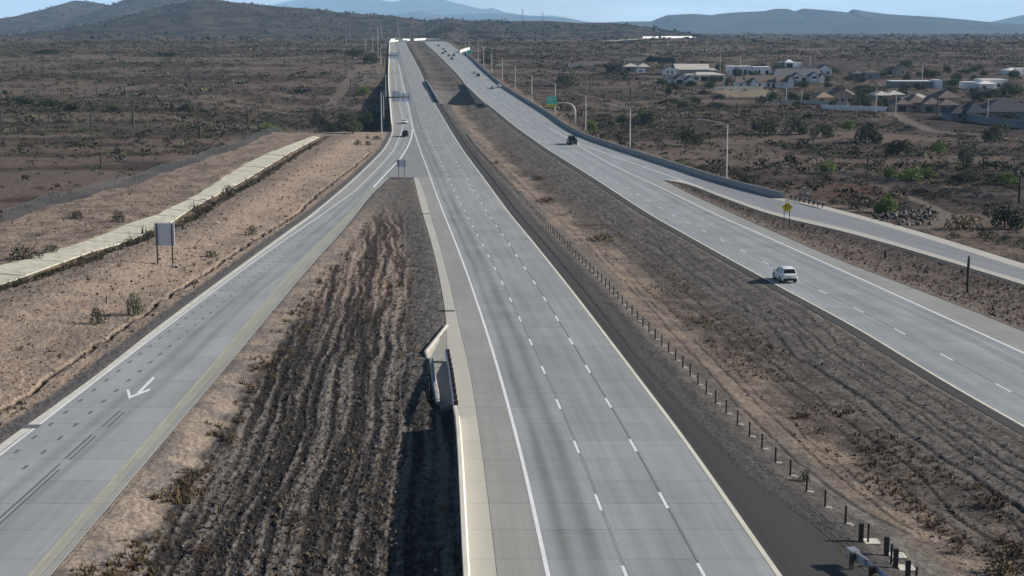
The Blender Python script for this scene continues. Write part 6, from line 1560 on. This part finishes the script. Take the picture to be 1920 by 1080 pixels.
for pts, wd in TRACKS_R:
    k = seg_dist(X, Y, pts) > wd; X, Y = X[k], Y[k]
W = rng.lognormal(.2, .45, len(X)); merge_clouds("garden_scrub", "low desert shrubs planted between the houses", X, Y, gzs(X, Y), W, W * .75, None, 20, .28, TINTS + [(.03, .05, .02)], "scrub")
X, Y, Z_ = (np.concatenate([h_[i] for h_ in HILL_BUSH]) for i in range(3)); W = rng.lognormal(1.25, .4, len(X)) * np.clip(Y / 3000, .8, 1.6)
merge_clouds("hill_scrub", "dark scrub dotting the brown hills", X, Y, Z_ - .5, W, W * .7, None, 7, .45, TINTS, "scrub")
# far saguaros
X, Y = scatter(700, 480, 1250, 8, 10.0); Z_ = gzs(X, Y); _items = []
for i in range(min(110, len(X))):
    o = link("saguaro_cactus", SAG[i % 7], None); H = float(rng.uniform(3, 6)); o.location = (X[i], Y[i], Z_[i]); o.scale = (H, H, H); o.rotation_euler = (0, 0, i * 1.3)
    _items.append((o, near_label(X[i], Y[i], Z_[i], "tall" if H > 4.8 else ("short" if H < 3.8 else "slim"), "far saguaro", ''), ("far saguaros", "cactus"), X[i] / Y[i]))
unique_labels(_items)

# --- stones, clods and tufts
def octa(n, r, X, Y, Z, S, flat=.7):
    base = np.array([(1, 0, 0), (0, 1, 0), (-1, 0, 0), (0, -1, 0), (0, 0, 1), (0, 0, -1)], np.float32)
    f = np.array([(0, 1, 4), (1, 2, 4), (2, 3, 4), (3, 0, 4), (1, 0, 5), (2, 1, 5), (3, 2, 5), (0, 3, 5)])
    a = r.uniform(0, 6.28, n); ca, sa = np.cos(a), np.sin(a)
    P = base[None] * r.uniform(.55, 1.25, (n, 6, 1)) * S[:, None, None]; P[..., 2] *= flat
    Q = P.copy(); Q[..., 0] = P[..., 0] * ca[:, None] - P[..., 1] * sa[:, None]; Q[..., 1] = P[..., 0] * sa[:, None] + P[..., 1] * ca[:, None]
    Q += np.stack([X, Y, Z], -1)[:, None, :]
    F_ = f[None] + (np.arange(n) * 6)[:, None, None]
    return Q.reshape(-1, 3), F_.reshape(-1, 3)
def pebbles(name, label, X, Y, S, tints, w, flat=.7, sink=.2, cat="stones"):
    r = np.random.default_rng(len(X)); n = len(X); Z = gzs(X, Y) + S * flat * (.5 - sink)
    co, f = octa(n, r, X, Y, Z, S, flat); ti = r.choice(len(tints), n, p=np.array(w) / sum(w)); c = np.array(tints)[ti] * r.uniform(.75, 1.25, (n, 1))
    o = link(name, np_mesh(name, co, f, M['scrubv'], False, np.repeat(c, 6, 0)), None); return tag(o, label, cat, kind="stuff")
r = np.random.default_rng(21)
def field_pts(n, A, B, Y0, Y1, m0, m1, bias=None):
    Y = 1 / r.uniform(1 / Y1, 1 / Y0, n); a, b_ = A(Y) + m0, B(Y) - m1; X = a + (b_ - a) * r.uniform(0, 1, n); ok = b_ > a; return X[ok], Y[ok]
X, Y = field_pts(9000, rampR, mlCurb, 66, 215, 3.2, 1.2)
pebbles("clods", "dark clods and pale stones over the ploughed field", X, Y, rng.lognormal(-2.8, .45, len(X)), [(.045, .04, .036), (.09, .08, .07), (.15, .13, .115), (.38, .35, .32)], (5, 4, 2, .2))
X, Y = field_pts(6000, lambda q: mlAsph(q) + (mrAsph(q) - mlAsph(q)) * .30, lambda q: mlAsph(q) + (mrAsph(q) - mlAsph(q)) * .97, 66, 330, 0, 0)
pebbles("stones", "scattered stones and clods over the median", X, Y, rng.lognormal(-3.0, .45, len(X)), [(.07, .06, .05), (.12, .105, .09), (.17, .14, .12), (.34, .31, .28)], (5, 4, 2, .2))
X, Y = field_pts(12000, lambda q: fenceL(q) + .5, rampL, 84, 420, 0, 1.2)
ok = ~((X > chTop(Y) - .4) & (X < chBot(Y) + .4)); X, Y = X[ok], Y[ok]
pebbles("stones", "stones and low clods over the tan left bank", X, Y, rng.lognormal(-2.5, .5, len(X)), [(.08, .06, .045), (.14, .11, .085), (.21, .16, .12), (.4, .36, .32)], (5, 4, 3, .3))
X, Y = field_pts(3000, mrRight, rrLeft, 130, 330, .8, .6)
pebbles("stones", "brown stones over the dirt island by the on-ramp", X, Y, rng.lognormal(-2.3, .45, len(X)), [(.08, .06, .05), (.13, .10, .085), (.19, .15, .125)], (5, 4, 2))
# riprap
n = 260; u = r.uniform(0, 1, n); vx = 1640 + 112 * u + r.normal(0, 4, n); vy = 400 + 6 * u + r.normal(0, 8, n)
pp = [G(a, b_) for a, b_ in zip(vx, np.clip(vy, 384, 422))]
pebbles("riprap", "pile of broken grey rock beside the dirt track on the right", np.array([p.x for p in pp]), np.array([p.y for p in pp]), rng.lognormal(-.95, .3, n), [(.05, .045, .042), (.10, .09, .085), (.19, .175, .165)], (4, 4, 2), .8, .1, "rock pile")
# dry tufts
def tufts(name, label, X, Y, S, tints, per=9):
    r = np.random.default_rng(5 + len(X)); n = len(X); Z = gzs(X, Y)
    a = r.uniform(0, 6.28, (n, per)); l = r.uniform(.4, 1.0, (n, per)) * S[:, None]; k = r.uniform(.25, .9, (n, per)) * S[:, None]
    bx = X[:, None] + r.normal(0, .18, (n, per)) * S[:, None]; by = Y[:, None] + r.normal(0, .18, (n, per)) * S[:, None]; w = .06 * S[:, None] + .015
    tip = np.stack([bx + np.cos(a) * k, by + np.sin(a) * k, Z[:, None] + l], -1)
    p0 = np.stack([bx - np.sin(a) * w, by + np.cos(a) * w, np.repeat(Z[:, None], per, 1) - .02], -1); p1 = np.stack([bx + np.sin(a) * w, by - np.cos(a) * w, np.repeat(Z[:, None], per, 1) - .02], -1)
    P = np.stack([p0, p1, tip], 2).reshape(-1, 3); f = np.arange(len(P)).reshape(-1, 3)
    c = np.array(tints)[r.integers(0, len(tints), n)]; c = np.repeat(c, per * 3, 0) * np.repeat(r.uniform(.6, 1.4, (n * per, 1)), 3, 0)
    return tag(link(name, np_mesh(name, P, f, M['scrubv'], False, c), None), label, "dry grass", kind="stuff")
Y = 1 / r.uniform(1 / 200, 1 / 66, 1000); ok = fbm(Y * .45, Y * 0, 2, 33) > .5; Y = Y[ok]; X = rampR(Y) + 2.9 + r.normal(0, .5, len(Y)) + (fbm(Y * .3, Y * 0, 2, 3) - .5) * 1.5
tufts("dry_grass", "line of dry straw grass along the field's left edge", X, Y, rng.lognormal(-1.25, .4, len(X)), [(.16, .12, .065), (.11, .08, .05), (.07, .055, .04), (.22, .17, .10)], 12)
X, Y = field_pts(3600, lambda q: mlAsph(q) + (mrAsph(q) - mlAsph(q)) * .36, lambda q: mlAsph(q) + (mrAsph(q) - mlAsph(q)) * .66, 66, 480, 0, 0)
ok = fbm(X * .2, Y * .1, 3, 12) > .45; X, Y = X[ok], Y[ok]
tufts("dry_grass", "brown dry weeds through the middle of the median", X, Y, rng.lognormal(-1.75, .45, len(X)), [(.10, .07, .05), (.15, .11, .075), (.08, .065, .05), (.22, .17, .11)], 10)
X, Y = field_pts(1600, rampR, mlCurb, 66, 210, 4, 2); tufts("dry_grass", "thin weeds over the ploughed field", X, Y, rng.lognormal(-1.5, .4, len(X)), [(.12, .09, .06), (.08, .065, .05), (.2, .16, .1)], 7)
X, Y = field_pts(1800, lambda q: chBot(q) + .3, lambda q: chBot(q) + 5, 140, 430, 0, 0); tufts("dry_grass", "dark weeds along the ditch below the concrete channel", X, Y, rng.lognormal(-.9, .45, len(X)), [(.06, .05, .035), (.10, .08, .05), (.05, .055, .03)], 10)

X, Y = field_pts(2600, lambda q: fenceL(q) + .8, rampL, 84, 420, 0, 1.6); ok = ~((X > chTop(Y) - .5) & (X < chBot(Y) + .3)) & (fbm(X * .13, Y * .05, 3, 19) > .44); X, Y = X[ok], Y[ok]
tufts("dry_grass", "small dark weeds dotted over the tan left bank", X, Y, rng.lognormal(-1.35, .5, len(X)), [(.07, .055, .035), (.10, .075, .045), (.05, .045, .03), (.14, .11, .07)], 12)
X, Y = field_pts(700, mrRight, rrLeft, 130, 330, 1.2, .8); tufts("dry_grass", "sparse dark weeds on the dirt island", X, Y, rng.lognormal(-1.5, .45, len(X)), [(.06, .05, .035), (.10, .08, .05)], 10)

# ------------------------------------------------------------------ haze
M['haze'] = m = bpy.data.materials.new("haze_air"); m.use_nodes = True
nt = m.node_tree; nt.nodes.clear(); out = nt.nodes.new("ShaderNodeOutputMaterial"); pv = nt.nodes.new("ShaderNodeVolumePrincipled")
pv.inputs["Color"].default_value = (.44, .71, 1.0, 1); pv.inputs["Density"].default_value = HAZE; pv.inputs["Anisotropy"].default_value = 0.0
nt.links.new(pv.outputs[0], out.inputs["Volume"])
mb = MB(); mb.box(-19500, 19500, -400, 35500, -260, 1100); q = mb.build("haze", M['haze']); tag(q, "thin blue morning haze over the plain and mountains", "haze", kind="stuff")
